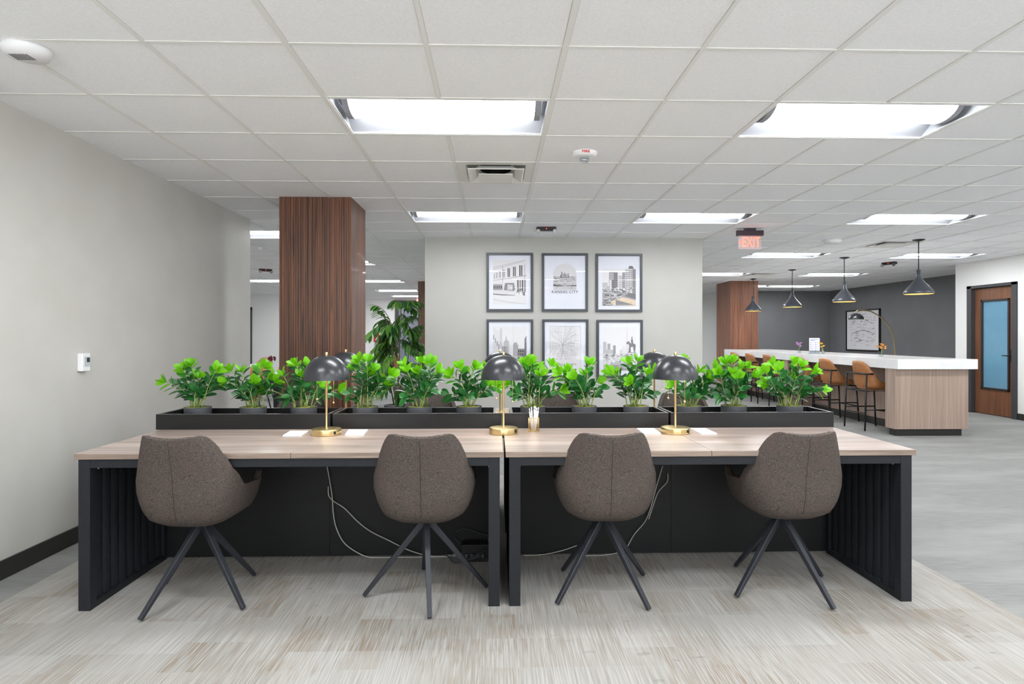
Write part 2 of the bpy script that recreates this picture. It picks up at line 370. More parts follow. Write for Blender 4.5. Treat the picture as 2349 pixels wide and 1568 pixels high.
boxo('wall_back_right_return', (6.1, 6.2, 19.4, WB, 0, CEIL), M['wall'], kind='structure')
boxo('wall_dark_back', (7.30, 9.5, 17.43, 17.55, 0, CEIL), M['dark_wall'], kind='structure')
boxo('wall_dark_return', (7.30, 7.40, 17.55, 19.4, 0, CEIL), M['dark_wall'], kind='structure')
boxo('wall_dark_right', (9.5, 9.62, 10.94, 17.55, 0, CEIL), M['dark_wall'], kind='structure')
# right white wall with a door opening
DY0, DY1, DZ = 9.66, 10.60, 2.13
q = MB(); q.box(RW, RW+0.16, YB, DY0, 0, CEIL); q.box(RW, RW+0.16, DY1, 10.94, 0, CEIL); q.box(RW, RW+0.16, DY0, DY1, DZ, CEIL)
q.box(RW+0.16, 9.62, 10.82, 10.94, 0, CEIL)
q.box(RW+0.5, RW+0.56, YB, 10.9, 0, CEIL)
tag(q.build('wall_right', M['wall_white']), kind='structure')
# baseboards
def baseb(name, b, m=None): boxo(name, b, m or M['base_dark'], kind='structure', bev=0.003)
baseb('baseboard_left', (LW, LW+0.012, YB, YL, 0, 0.105))
baseb('baseboard_picture_wall', (-0.905, 2.70, 8.048, 8.06, 0, 0.1))
q = MB(); q.box(RW-0.012, RW, YB, DY0-0.05, 0, 0.1); q.box(RW-0.012, RW, DY1+0.05, 10.94, 0, 0.1)
tag(q.build('baseboard_right', M['base_dark']), kind='structure')
baseb('baseboard_dark_wall', (9.488, 9.5, 10.94, 17.43, 0, 0.1))
baseb('baseboard_back_right', (6.1, 7.3, 19.288, 19.3, 0, 0.09), M['brown_trim'])
baseb('baseboard_back', (-5.2, 6.1, WB-0.012, WB, 0, 0.1))

# door on the right: charcoal frame, walnut leaf, blue frosted glazing
d = bpy.data.objects.new('door_1', None); COL.objects.link(d); d.location = (RW, (DY0+DY1)/2, 0); tag(d, kind='structure')
d['label'] = 'walnut door with tall blue frosted glass panel in charcoal frame'
hw = (DY1-DY0)/2
q = MB()
for s_ in (-1, 1): q.box(-0.022, 0.16, s_*hw-(0.05 if s_ > 0 else 0.05), s_*hw+0.05, 0, DZ+0.05)
q.box(-0.022, 0.16, -hw-0.05, hw+0.05, DZ, DZ+0.05); q.build('door_frame', M['door_frame'], d, bev=0.003)
lw = hw-0.055
gy0, gy1, gz0, gz1 = -lw+0.10, lw-0.14, 0.42, 1.93
q = MB(); x0, x1 = 0.05, 0.095
q.box(x0, x1, -lw, gy0, 0.01, DZ-0.005); q.box(x0, x1, gy1, lw, 0.01, DZ-0.005); q.box(x0, x1, gy0, gy1, 0.01, gz0); q.box(x0, x1, gy0, gy1, gz1, DZ-0.005)
leaf = q.build('door_leaf', M['door_wood'], d)
q = MB()
for a, b_, c_, e in ((gy0, gy0+0.035, gz0, gz1), (gy1-0.035, gy1, gz0, gz1), (gy0, gy1, gz0, gz0+0.035), (gy0, gy1, gz1-0.035, gz1)): q.box(x0-0.018, x1+0.01, a, b_, c_, e)
q.build('glazing_bead', M['bronze'], leaf, bev=0.004)
boxo('glass_panel', (x0+0.006, x0+0.014, gy0+0.03, gy1-0.03, gz0+0.03, gz1-0.03), M['blue_glass'], leaf)
q = MB(); q.tube([(x0, -lw+0.06, 1.0), (x0-0.055, -lw+0.06, 1.0), (x0-0.06, -lw+0.17, 1.0)], 0.009); q.lathe([(0.028, 0), (0.028, 0.012)], n=20, cap=True)
q2 = MB(); q2.tube([(x0, -lw+0.06, 1.0), (x0-0.05, -lw+0.06, 1.0), (x0-0.055, -lw+0.075, 1.0), (x0-0.055, -lw+0.19, 1.0)], 0.009)
q2.box(x0-0.008, x0, -lw+0.035, -lw+0.085, 0.9, 1.1); q2.build('door_handle', M['steel_black'], leaf)

# far doorways
d = bpy.data.objects.new('door_2', None); COL.objects.link(d); d.location = (-2.78, WB, 0); tag(d, kind='structure')
q = MB(); q.box(-0.62, -0.5, -0.05, 0, 0, 2.5); q.box(0.5, 0.62, -0.05, 0, 0, 2.5); q.box(-0.62, 0.62, -0.05, 0, 2.42, 2.52)
q.build('door_frame', M['door_frame'], d)
boxo('door_leaf', (-0.5, 0.5, -0.03, 0, 0.01, 2.42), M['door_blue'], d)
d = bpy.data.objects.new('door_3', None); COL.objects.link(d); d.location = (-7.98, 19.4, 0); tag(d, kind='structure')
q = MB(); q.box(-0.5, -0.42, -0.05, 0, 0, 2.2); q.box(0.42, 0.5, -0.05, 0, 0, 2.2); q.box(-0.5, 0.5, -0.05, 0, 2.12, 2.2); q.build('door_frame', M['door_frame'], d)
boxo('door_leaf', (-0.42, 0.42, -0.02, 0, 0.01, 2.12), M['door_frame'], d)

# rug
q = MB(); q.box(-2.44, 2.46, -1.2, 5.9, 0, 0.004)
tag(q.build('rug', M['rug']), 'beige and taupe striated rug lying under the long desk', 'rug')

# ------------------------------------------------------------------ ceiling lights
def troffer():
    """origin at the centre of the fixture on the ceiling plane; 1.219 x 0.61"""
    root = thing('ceiling_light', (0, 0, 0), 'x', 'ceiling light')
    hx, hy = T-0.012, T/2-0.012
    q = MB(); prof = [(-hy, 0.0), (-hy, 0.075), (-0.15, 0.085), (0.15, 0.085), (hy-0.01, 0.012), (hy, 0.0)]
    prof = [(-hy, 0.001), (-hy+0.012, 0.010), (-0.16, 0.075), (0.16, 0.075), (hy-0.012, 0.010), (hy, 0.001)]
    vs = []; fs = []
    for x in (-hx, hx):
        for (y, z) in prof: vs.append((x, y, z))
    n = len(prof)
    for k in range(n-1): fs.append((k, k+1, n+k+1, n+k))
    q.add(vs, fs)
    q.add([(-hx, y, z) for (y, z) in prof], [tuple(range(n))]); q.add([(hx, y, z) for (y, z) in prof], [tuple(reversed(range(n)))])
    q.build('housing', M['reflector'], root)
    q = MB(); q.box(-hx, hx, -hy-0.002, -hy+0.012, -0.002, 0.004); q.box(-hx, hx, hy-0.012, hy+0.002, -0.002, 0.004); q.box(-hx-0.002, -hx+0.01, -hy, hy, -0.002, 0.004); q.box(hx-0.01, hx+0.002, -hy, hy, -0.002, 0.004)
    q.build('flange', M['white_metal'], root)
    L_ = hx-0.07; q = MB(); vs = []; fs = []; m_ = 12
    for x in (-L_, L_):
        for k in range(m_+1):
            a = PI*k/m_; vs.append((x, -0.135*math.cos(a), 0.068-0.060*math.sin(a)))
    for k in range(m_): fs.append((k, k+1, m_+1+k+1, m_+1+k))
    fs.append(tuple(range(m_, -1, -1))); fs.append(tuple(range(m_+1, 2*m_+2)))
    q.add(vs, fs, 0, True); q.build('diffuser', M['lens'], root)
    for s_ in (-1, 1):
        q = MB(); vs = []; fs = []
        for x in (s_*(L_), s_*(L_+0.035)):
            for k in range(m_+1):
                a = PI*k/m_; vs.append((x, -0.14*math.cos(a), 0.07-0.066*math.sin(a)))
        for k in range(m_): fs.append((k, k+1, m_+1+k+1, m_+1+k))
        fs.append(tuple(range(m_, -1, -1))); fs.append(tuple(range(m_+1, 2*m_+2))); q.add(vs, fs)
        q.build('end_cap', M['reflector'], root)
    return root
LIGHT_LABELS = {
 (-2, 0): 'recessed ceiling light nearest the viewer, directly above the desk centre, left of two',
 (2, 0): 'large recessed ceiling light nearest the viewer, the right one of two',
 (-2, 5): 'recessed ceiling light above the picture wall, beside the wood column side',
 (2, 5): 'recessed ceiling light just left of the exit sign',
 (6, 5): 'recessed ceiling light right of the exit sign, in the middle row',
 (6, 10): 'recessed ceiling light just beyond the exit sign',
 (10, 10): 'recessed ceiling light behind the rod of the nearest pendant lamp',
 (6, 15): 'recessed ceiling light touching the right edge of the picture wall',
 (10, 15): 'recessed ceiling light behind the rod of the second nearest pendant lamp',
 (9, 20): 'far ceiling light at the dark wall, left of an adjoining pair',
 (11, 20): 'far ceiling light at the dark wall, right of an adjoining pair',
 (-6, 7): 'ceiling light between the left wall end and the big walnut column',
 (-6, 12): 'ceiling light peeking out right of the big walnut column, nearest there',
 (-6, 18): 'ceiling light right of the big walnut column, second in that line',
 (-10, 18): 'thin far ceiling light left of the walnut column, below the emergency light',
 (-6, 23): 'far ceiling light above the tall potted plant, upper of two strips',
 (-6, 27): 'farthest ceiling light strip, right above the tall potted plant'}
proto = None
for (i, j) in lit:
    loc = (GX(i)+T, GY(j)+T/2, CEIL)
    lab = LIGHT_LABELS.get((i, j)); grp = 'recessed ceiling lights in view'
    if not lab:
        grp = 'ceiling lights outside the photograph'
        lab = 'unseen recessed ceiling light outside the picture or hidden behind the walls'
    if proto is None:
        proto = troffer(); proto.location = loc; tag(proto, lab, None, grp)
    else: dup(proto, loc, 0, lab, grp)

# ------------------------------------------------------------------ ceiling fittings
def vent_plaque(i, j, label):
    r = thing('air_vent', (GX(i)+T/2, GY(j)+T/2, CEIL), label, 'air vent', 'ceiling air vents'); h = T/2-0.012
    q = MB(); o = h; n_ = 0.225
    for (a, za, b, zb) in ((h, 0.0, n_, 0.0), (n_, 0.0, n_-0.03, 0.05), (n_-0.03, 0.05, 0.15, 0.10)):
        A = [(-a, -a, za), (a, -a, za), (a, a, za), (-a, a, za)]; B = [(-b, -b, zb), (b, -b, zb), (b, b, zb), (-b, b, zb)]
        q.add(A+B, [(k, 4+k, 4+(k+1) % 4, (k+1) % 4) for k in range(4)])
    q.build('frame', M['vent'], r)
    q = MB()
    for (a, za, b, zb) in ((0.215, -0.022, 0.205, -0.028), (0.205, -0.028, 0.15, -0.004), (0.15, -0.004, 0.13, 0.02)):
        A = [(-a, -a, za), (a, -a, za), (a, a, za), (-a, a, za)]; B = [(-b, -b, zb), (b, -b, zb), (b, b, zb), (-b, b, zb)]
        q.add(A+B, [(k, 4+k, 4+(k+1) % 4, (k+1) % 4) for k in range(4)])
    q.build('louver', M['vent'], r)
    q = MB(); q.box(-0.13, 0.13, -0.13, 0.13, -0.045, -0.04); q.build('center_plate', M['vent'], r, bev=0.002)
    q = MB(); q.lathe([(0.12, 0.02), (0.12, 0.10), (0.001, 0.10)], n=24, smooth=False); q.build('duct_collar', M['plug'], r)
    q = MB(); q.bar((-0.1, 0, -0.035), (-0.1, 0, 0.05), 0.01, 0.01); q.bar((0.1, 0, -0.035), (0.1, 0, 0.05), 0.01, 0.01); q.build('hanger', M['vent'], r)
def vent_4way(i, j, label):
    r = thing('air_vent', (GX(i)+T/2, GY(j)+T/2, CEIL), label, 'air vent', 'ceiling air vents'); h = T/2-0.012
    for k_, (a, b) in enumerate(((h, 0.235), (0.215, 0.165), (0.145, 0.10), (0.082, 0.0))):
        q = MB(); za, zb = 0.0-0.004*k_, (0.0 if k_ == 0 else 0.028)
        if b == 0: q.box(-a, a, -a, a, -0.02, -0.016)
        else:
            A = [(-a, -a, za), (a, -a, za), (a, a, za), (-a, a, za)]; B = [(-b, -b, zb), (b, -b, zb), (b, b, zb), (-b, b, zb)]
            q.add(A+B, [(k, 4+k, 4+(k+1) % 4, (k+1) % 4) for k in range(4)])
        q.build('frame' if k_ == 0 else ('center_plate' if b == 0 else 'louver'), M['vent'], r)
    q = MB(); q.box(-0.26, 0.26, -0.26, 0.26, 0.06, 0.062); q.build('back_plate', M['g90'], r)
vent_plaque(-1, 2, 'square white air diffuser with hanging centre plate above the picture wall')
vent_4way(8, 8, 'white four way air vent beside the nearest pendant lamp')
vent_4way(8, 15, 'white four way air vent above the farther walnut column')

def strobe(u, v):
    x, y, _ = onz(u, v, CEIL); r = thing('fire_strobe', (x, y, CEIL), 'round white fire alarm strobe on ceiling with red FIRE lettering', 'fire alarm')
    q = MB(); q.lathe([(0.0, 0), (0.089, 0), (0.092, -0.004), (0.080, -0.026), (0.064, -0.032), (0.0, -0.032)], n=40); q.build('base', M['white_metal'], r)
    q = MB(); q.box(-0.032, 0.032, -0.03, 0.03, -0.066, -0.031); q.build('strobe_lens', M['clear'], r, bev=0.01)
    q = MB(); q.tube([(-0.022, 0, -0.05), (0.022, 0, -0.05)], 0.008); q.build('flash_tube', M['chrome'], r)
    text('lettering', 'FIRE', 0.024, M['red'], r, (0.0, -0.0880, -0.0155), (R(90+28), 0, 0), bold=0.0006, sx=1.25)
    return r
strobe(1340, 350)
def disc(name, u, v, rad, label, cat, h=0.03, slots=False):
    x, y, _ = onz(u, v, CEIL); r = thing(name, (x, y, CEIL), label, cat)
    q = MB(); q.lathe([(0, 0), (rad, 0), (rad, -h*0.35), (rad*0.86, -h), (0, -h)], n=40); q.build('body', M['white_metal'], r)
    if slots:
        q = MB()
        for k in range(-3, 4): q.box(k*0.012-0.003-0.02, k*0.012+0.003-0.02, -0.03, 0.03, -h-0.001, -h+0.001)
        q.build('slot_grille', M['g90'], r)
    return r
disc('smoke_detector', 62, 111, 0.095, 'round white smoke detector with slots near the top left corner', 'smoke detector', 0.038, True)
disc('ceiling_speaker', 1683, 608, 0.11, 'flat round white ceiling speaker beyond the exit sign', 'speaker', 0.008)
disc('ceiling_speaker', 1910, 550, 0.11, 'round white dished ceiling fitting between exit sign and pendant', 'speaker', 0.045)
disc('ceiling_speaker', 580, 636, 0.11, 'small flat round ceiling fitting at the left wall end', 'speaker', 0.008)
def emergency(name, loc, label, rz=0):
    r = thing(name, loc, label, 'emergency light', 'two-headed emergency lights', rz)
    q = MB(); q.box(-0.115, 0.115, -0.04, 0.04, -0.042, 0); q.build('housing', M['plug'], r, bev=0.008)
    for s_ in (-1, 1):
        q = MB(); pr = [(0.0, 0), (0.02, 0.0), (0.034, 0.03), (0.036, 0.045)]
        q.lathe(pr, n=20); q.v = [(a_*0.72, b_*0.72, c_*0.72) for a_, b_, c_ in q.v]; h = q.build('lamp_head', M['plug'], r, loc=(s_*0.092, -0.02, -0.045)); h.rotation_euler = (R(105), 0, s_*R(10))
        q = MB(); q.lathe([(0.0, 0.031), (0.024, 0.031)], n=20); q.build('reflector', M['chrome'], h)
    q = MB(); q.sphere((0, -0.042, -0.022), 0.006, 8); q.build('indicator_led', M['red_led'], r)
x, y, _ = onz(1253, 521, CEIL); emergency('emergency_light', (x, y, CEIL), 'small black emergency light with red dot, above the picture wall')
x, y, _ = onz(2040, 601, CEIL); emergency('emergency_light', (x, y, CEIL), 'black emergency light between the two nearest pendant lamps', R(-60))
x, y, _ = onz(609, 617, CEIL); emergency('emergency_light', (x, y, CEIL), 'black emergency light between the left wall and walnut column', R(30))
disc('sprinkler', 597, 566, 0.03, 'small sprinkler head between the left wall and walnut column', 'sprinkler', 0.05)

# exit sign
x, y, _ = onz(1720, 524, CEIL)
r = thing('exit_sign', (x, y, CEIL), 'clear exit sign with glowing red letters and dark housing hanging from ceiling', 'exit sign', rz=0)
q = MB(); q.box(-0.06, 0.06, -0.04, 0.04, -0.03, 0); q.build('mount', M['exit_case'], r, bev=0.006)
q = MB(); q.box(-0.15, 0.15, -0.035, 0.035, -0.085, -0.025); q.box(-0.152, -0.146, -0.038, 0.038, -0.088, -0.022); q.box(0.146, 0.152, -0.038, 0.038, -0.088, -0.022)
q.build('housing', M['exit_case'], r, bev=0.008)
q = MB(); q.box(-0.137, 0.137, -0.004, 0.004, -0.245, -0.08); q.build('acrylic_panel', M['acrylic'], r)
text('exit_letters', 'EXIT', 0.165, M['exit_glow'], r, (0.015, -0.0055, -0.165), (R(90), 0, 0), bold=0.002, sx=0.62, sp=1.05)
text('arrow', '<', 0.06, M['exit_glow'], r, (-0.118, -0.0055, -0.165), (R(90), 0, 0), bold=0.001)
r2 = thing('exit_sign', (-2.42, WB-0.9, 2.42), 'glowing red exit sign far away behind the tall plant', 'exit sign')
boxo('housing', (-0.14, 0.14, -0.03, 0.03, 0.10, 0.17), M['exit_case'], r2)
boxo('acrylic_panel', (-0.14, 0.14, -0.004, 0.004, -0.08, 0.10), M['exit_glow'], r2)

# ------------------------------------------------------------------ walnut columns
def column(name, x0, x1, y0, y1, m, label, ns=30):
    q = MB(); pts = []; g = 0.004
    def side(a, b):
        a = Vector(a); b = Vector(b); d = (b-a); L_ = d.length; d.normalize(); nrm = Vector((d.y, -d.x, 0))
        st = L_/ns; out = []
        for k in range(ns):
            out += [a+d*(k*st+0.002)-nrm*g, a+d*(k*st+0.0045), a+d*((k+1)*st-0.0045), a+d*((k+1)*st-0.002)-nrm*g]
        return out
    for a, b in (((x0, y0, 0), (x1, y0, 0)), ((x1, y0, 0), (x1, y1, 0)), ((x1, y1, 0), (x0, y1, 0)), ((x0, y1, 0), (x0, y0, 0))): pts += [a] + side(a, b)
    n = len(pts); vs = [(p[0], p[1], 0.0) for p in pts]+[(p[0], p[1], CEIL) for p in pts]
    q.add(vs, [(k, (k+1) % n, n+(k+1) % n, n+k) for k in range(n)])
    o = q.build(name, m); tag(o, label, 'column', 'walnut clad columns')
    cx, cy = (x0+x1)/2, (y0+y1)/2
    return o
column('column', -1.975, -1.32, 5.755, 6.38, M['walnut'], 'large dark walnut slatted column behind the left end of desk')
column('column', 5.445, 6.09, 14.285, 15.2, M['walnut2'], 'reddish walnut slatted column at the far end of the bar', 16)
column('column', -1.80, -1.14, 14.6, 15.25, M['walnut'], 'dark slatted column glimpsed at left edge of the picture wall')

# thermostat
p0 = onx(182, 809, LW); p1 = onx(208, 852, LW)
r = thing('thermostat', (LW, (p0[1]+p1[1])/2+0.005, 1.25), 'white wall thermostat with small grey display on the left wall', 'thermostat')
z0 = onx(195, 851, LW+0.03)[2]-1.25; z1 = onx(195, 810, LW+0.03)[2]-1.25
r.location.y = onx(197, 830, LW+0.03)[1]
q = MB(); q.box(0, 0.035, -0.038, 0.038, z0, z1); q.build('case', M['white_metal'], r, bev=0.004)
q = MB(); q.box(0.035, 0.0365, -0.022, 0.034, z0+0.03, z1-0.022); q.build('keypad', M['thermo_grey'], r)
q = MB(); q.box(0.0365, 0.0375, 0.0, 0.028, (z0+z1)/2, z1-0.028); q.build('display', M['lcd'], r)

# ------------------------------------------------------------------ desks (two double-sided workstations)
YF = 3.03; YM = 3.955; YK = 2*YM-YF
def workstation(x0, x1, seam, label):
    r = thing('office_desk', ((x0+x1)/2, YM, 0), label, 'desk', 'long double-sided desk halves'); cx = (x0+x1)/2
    X0, X1, S = x0-cx, x1-cx, seam-cx
    for sgn in (-1, 1):
        def yb(a, b):  # distances from the middle line, mirrored
            return (sgn*a, sgn*b) if sgn > 0 else (-b, -a)
        fy = YM-YF
        for (a, b) in ((X0, S-0.0008), (S+0.0008, X1)):
            q = MB(); q.box(a, b, *yb(0.10, fy), ZD-0.028, ZD); q.m[2] = q.m[3] = q.m[4] = q.m[5] = 1; q.build('desktop', [M['wood_top'], M['wood_edge']], r, bev=0.002)
        yb0, yb1 = yb(fy-0.045, fy-0.008)
        q = MB(); q.box(X0+0.055, X1-0.055, yb0, yb1, ZD-0.07, ZD-0.0285)
        q.build('apron_beam', M['black'], r, bev=0.002)
        q = MB(); q.box(X0+0.05, S-0.001, *yb(0.195, 0.215), 0.012, ZD-0.0285); q.build('modesty_panel', M['panel'], r)
        q = MB(); q.box(S+0.001, X1-0.05, *yb(0.195, 0.215), 0.012, ZD-0.0285); q.build('modesty_panel', M['panel'], r)
        for xa, dirn in ((X0+0.018, 1), (X1-0.018, -1)):
            xo, xi = (xa, xa+0.055) if dirn > 0 else (xa-0.055, xa)
            q = MB()
            q.box(xo, xi, *yb(fy-0.058, fy-0.006), 0.0, ZD-0.0285)
            q.box(xo, xi, *yb(0.215, 0.25), 0.0, ZD-0.0285)
            q.box(xo, xi, *yb(0.25, fy-0.058), 0.0, 0.035); q.box(xo, xi, *yb(0.25, fy-0.058), ZD-0.07, ZD-0.0285)
            q.build('end_frame', M['black'], r, bev=0.002)
            q = MB(); ns = 9; span = fy-0.058-0.25; st = span/ns
            for k in range(ns):
                yc = sgn*(0.25+st*(k+0.5)); c = Vector(((xo+xi)/2, yc, 0))
                mt = Matrix.Translation(c) @ Matrix.Rotation(dirn*sgn*R(30), 4, 'Z')
                vs = []; na = 8; z0_, z1_ = 0.035, ZD-0.07
                for z_ in (z0_, z1_):
                    for j in range(na+1):
                        t_ = -1+2*j/na; vs.append(mt @ Vector((dirn*0.014*(1-t_*t_)-0.007*dirn, 0.035*t_, z_)))
                    for j in range(na, -1, -1):
                        t_ = -1+2*j/na; vs.append(mt @ Vector((dirn*(0.014*(1-t_*t_)-0.004)-0.007*dirn, 0.035*t_, z_)))
                m2 = 2*(na+1); q.add(vs, [(j, (j+1) % m2, m2+(j+1) % m2, m2+j) for j in range(m2)], 0, True)
            q.build('louver_panel', M['black'], r)
            if sgn < 0:
                q = MB(); q.sphere(((xi if dirn > 0 else xo), -(fy-0.07), ZD-0.082), 0.006, 10); q.build('bolt', M['chrome'], r)
    return r
workstation(-2.012, 0.040, -0.985, 'left half of the long wood-topped desk with black slatted ends')
workstation(0.050, 2.083, 1.062, 'right half of the long wood-topped desk with black slatted ends')

# planters standing along the middle of the desk
PY0, PY1, PZ = 3.795, 4.115, 0.848
def planter(x0, x1, label, inset0=0, inset1=0):
    r = thing('planter_box', ((x0+x1)/2, YM, ZD), label, 'planter', 'black planter boxes along the desk'); c = (x0+x1)/2
    a, b = x0-c, x1-c; t = 0.016; y0, y1 = PY0-YM, PY1-YM; h = PZ-ZD
    q = MB()
    q.box(a, b, y0, y0+t, 0, h); q.box(a+inset0, b-inset1, y1-t, y1, 0, h)
    q.box(a+inset0, a+inset0+t, y0+t, y1-t, 0, h); q.box(b-inset1-t, b-inset1, y0+t, y1-t, 0, h)
    q.box(a+inset0+t, b-inset1-t, y0+t, y1-t, 0, 0.01)
    q.build('box', M['planter'], r, bev=0.0012)
    q = MB(); e = 0.0015
    q.box(a, b, y0-e, y0+t+0.002, h, h+0.002); q.box(a+inset0, b-inset1, y1-t-0.002, y1+e, h, h+0.002)
    q.box(a+inset0, a+inset0+t, y0+t, y1-t, h, h+0.002); q.box(b-inset1-t, b-inset1, y0+t, y1-t, h, h+0.002)
    q.build('top_rim', M['rim'], r)
M['rim'] = mat('planter_rim_satin', srgb(96, 96, 98), 0.25, metal=0.6)
planter(-2.035, -0.997, 'black planter box at the left end of the desk')
planter(-0.982, 0.040, 'black planter box left of the desk centre', 0, 0.035)
planter(0.042, 1.062, 'black planter box right of the desk centre', 0.05, 0)
planter(1.076, 2.09, 'black planter box at the right end of the desk')

# ------------------------------------------------------------------ potted plants in the planters
def leaf_into(q, base, dirv, nrm, L_, W_, mi, fold=0.25, droop=0.15):
    d = dirv.normalized(); side = d.cross(nrm)
    if side.length < 1e-4: side = d.cross(Vector((1, 0.2, 0)))
    side.normalize(); up = side.cross(d).normalized()
    st = [0.0, 0.12, 0.32, 0.55, 0.78, 0.93, 1.0]; wd = [0.06, 0.35, 0.82, 1.0, 0.80, 0.38, 0.02]
    vs = []; fs = []
    for t, w_ in zip(st, wd):
        c = base + d*(L_*t) - Vector((0, 0, 1))*(droop*L_*t*t) - up*0.0
        ww = W_*0.5*w_
        vs += [c - side*ww + up*(fold*ww), c, c + side*ww + up*(fold*ww)]
    for k in range(len(st)-1):
        o = k*3; fs += [(o, o+1, o+4, o+3), (o+1, o+2, o+5, o+4)]
    q.add(vs, fs, mi, True)
def pot_plant(u, tips, label, seed, vpot=937):
    rnd = random.Random(seed)
    cx = ony(u, vpot, YM)[0]
    r = thing('potted_plant', (cx, YM, ZD+0.0105), label, 'plant', 'artificial green plants in the planter boxes')
    zt = 0.874-(ZD+0.0105)
    q = MB(); q.lathe([(0, 0), (0.072, 0), (0.074, 0.003), (0.0805, zt), (0.0805, zt+0.0015), (0.0775, zt+0.0015), (0.0765, zt-0.012)], n=40)
    q.build('pot', M['pot'], r)
    q = MB(); vs = [(0, 0, zt-0.002)]; fs = []
    for ring in (0.035, 0.076):
        for k in range(20):
            a = 2*PI*k/20; vs.append((ring*math.cos(a), ring*math.sin(a), zt-0.009+rnd.random()*0.013))
    for k in range(20): fs.append((0, 1+k, 1+(k+1) % 20)); fs.append((1+k, 21+k, 21+(k+1) % 20, 1+(k+1) % 20))
    q.add(vs, fs, 0, True); q.build('moss', M['moss'], r)
    qs = MB(); ql = MB()
    stems = []
    for (tu, tv) in tips:
        yo = YM + rnd.uniform(-0.09, 0.09)
        tx, _, tz = ony(tu, tv, yo); stems.append((Vector((tx-cx, yo-YM, tz-ZD-0.0105)), True))
    for k in range(5):
        a = 2*PI*k/5+rnd.uniform(-0.4, 0.4); rr = rnd.uniform(0.06, 0.15)
        stems.append((Vector((rr*math.cos(a), 0.7*rr*math.sin(a), zt+rnd.uniform(0.09, 0.2))), False))
    for tip, bright in stems:
        b = Vector((rnd.uniform(-0.035, 0.035)+tip.x*0.18, rnd.uniform(-0.03, 0.03)+tip.y*0.18, zt-0.005))
        b.x = max(-0.06, min(0.06, b.x)); b.y = max(-0.05, min(0.05, b.y))
        mid = b.lerp(tip, 0.5) + Vector((-(tip.x-b.x)*0.16, -(tip.y-b.y)*0.16, 0.03))
        top = tip - Vector((0, 0, 0.025))
        P = []
        for k in range(9):
            t = k/8; P.append(b*(1-t)**2 + mid*2*t*(1-t) + top*t*t)
        qs.tube(P, [0.0042*(1-0.6*k/8) for k in range(9)], 5)
        L0 = (top-b).length; n = max(5, int(L0/0.024))
        ang = rnd.uniform(0, PI)
        for k in range(n):
            t = 0.24+0.70*k/(n-1) if n > 1 else 1
            i = min(7, int(t*8)); p = P[i].lerp(P[i+1], t*8-i); tan = (P[i+1]-P[i]).normalized()
            base_side = tan.cross(Vector((0, 1, 0.15))).normalized(); other = tan.cross(base_side)
            sgn = 1 if k % 2 == 0 else -1; aa = rnd.uniform(-0.8, 0.8)+ang*0.25
            sd = (base_side*math.cos(aa)+other*math.sin(aa))*sgn
            dd = tan*rnd.uniform(0.5, 0.95)+sd*0.85
            tt = t if bright else t*0.6
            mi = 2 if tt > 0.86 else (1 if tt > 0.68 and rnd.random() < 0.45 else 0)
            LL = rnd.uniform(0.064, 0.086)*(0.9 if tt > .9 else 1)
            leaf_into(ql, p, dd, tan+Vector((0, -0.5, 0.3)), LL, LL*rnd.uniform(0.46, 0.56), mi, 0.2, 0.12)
        if bright:      # rosette of new leaves at the tip
            tan = (P[8]-P[7]).normalized(); n = rnd.choice((4, 5, 5))
            for k in range(n):
                a = 2*PI*k/n+rnd.uniform(-0.3, 0.3); u_ = tan.cross(Vector((0.1, 1, 0))).normalized(); v_ = tan.cross(u_)
                dd = tan*0.9+(u_*math.cos(a)+v_*math.sin(a))*rnd.uniform(0.35, 0.9)
                LL = rnd.uniform(0.055, 0.075); leaf_into(ql, P[8]-tan*0.008, dd, tan+Vector((0, -0.6, 0)), LL, LL*0.55, 2, 0.2, 0.05)
        else:
            leaf_into(ql, P[8], tan, Vector((0, -1, 0.3)), 0.06, 0.032, 0, 0.2, 0.1)
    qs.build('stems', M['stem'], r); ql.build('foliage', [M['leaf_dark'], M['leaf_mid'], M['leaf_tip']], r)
PL = [
 (454, [(379, 866), (421, 838), (438, 828), (498, 838), (498, 872), (455, 856), (482, 862)], 'leafy green plant at the far left end of the planters'),
 (581, [(529, 840), (555, 842), (605, 830), (583, 868), (618, 858), (519, 864), (632, 866)], 'green plant second from the left end, in front of the orange chair'),
 (697, [(678, 826), (648, 850), (690, 852), (706, 828), (608, 884), (777, 884), (735, 872)], 'green plant in front of the walnut column, behind the left desk lamp'),
 (838, [(822, 818), (842, 818), (857, 838), (897, 850), (848, 848), (812, 835), (880, 868)], 'green plant just right of the left desk lamp'),
 (962, [(928, 828), (966, 820), (987, 822), (934, 842), (960, 846), (1003, 842), (905, 862)], 'green plant in front of the left edge of picture wall'),
 (1076, [(1054, 834), (1089, 834), (1068, 848), (1112, 834), (1116, 872), (1138, 874), (1034, 850)], 'green plant just left of the middle desk lamp'),
 (1222, [(1204, 826), (1220, 822), (1232, 834), (1264, 828), (1240, 850), (1202, 845), (1166, 872), (1286, 884)], 'green plant behind the gold pen cup'),
 (1340, [(1284, 848), (1304, 842), (1350, 826), (1341, 850), (1372, 866), (1318, 858)], 'green plant under the map print, right of the pen cup plant'),
 (1459, [(1398, 844), (1416, 848), (1442, 822), (1462, 818), (1484, 848), (1500, 840), (1447, 868)], 'green plant just left of the right desk lamp'),
 (1579, [(1567, 818), (1605, 842), (1622, 856), (1639, 834), (1652, 850), (1545, 872), (1598, 870)], 'green plant partly hidden behind the right desk lamp'),
 (1683, [(1662, 822), (1678, 820), (1700, 832), (1716, 834), (1680, 846), (1692, 856), (1650, 846), (1728, 852)], 'green plant second from the right end, in front of far column'),
 (1811, [(1772, 828), (1752, 842), (1786, 838), (1820, 824), (1838, 830), (1868, 842), (1815, 858), (1885, 884), (1758, 870)], 'green plant at the far right end of the planters'),
]
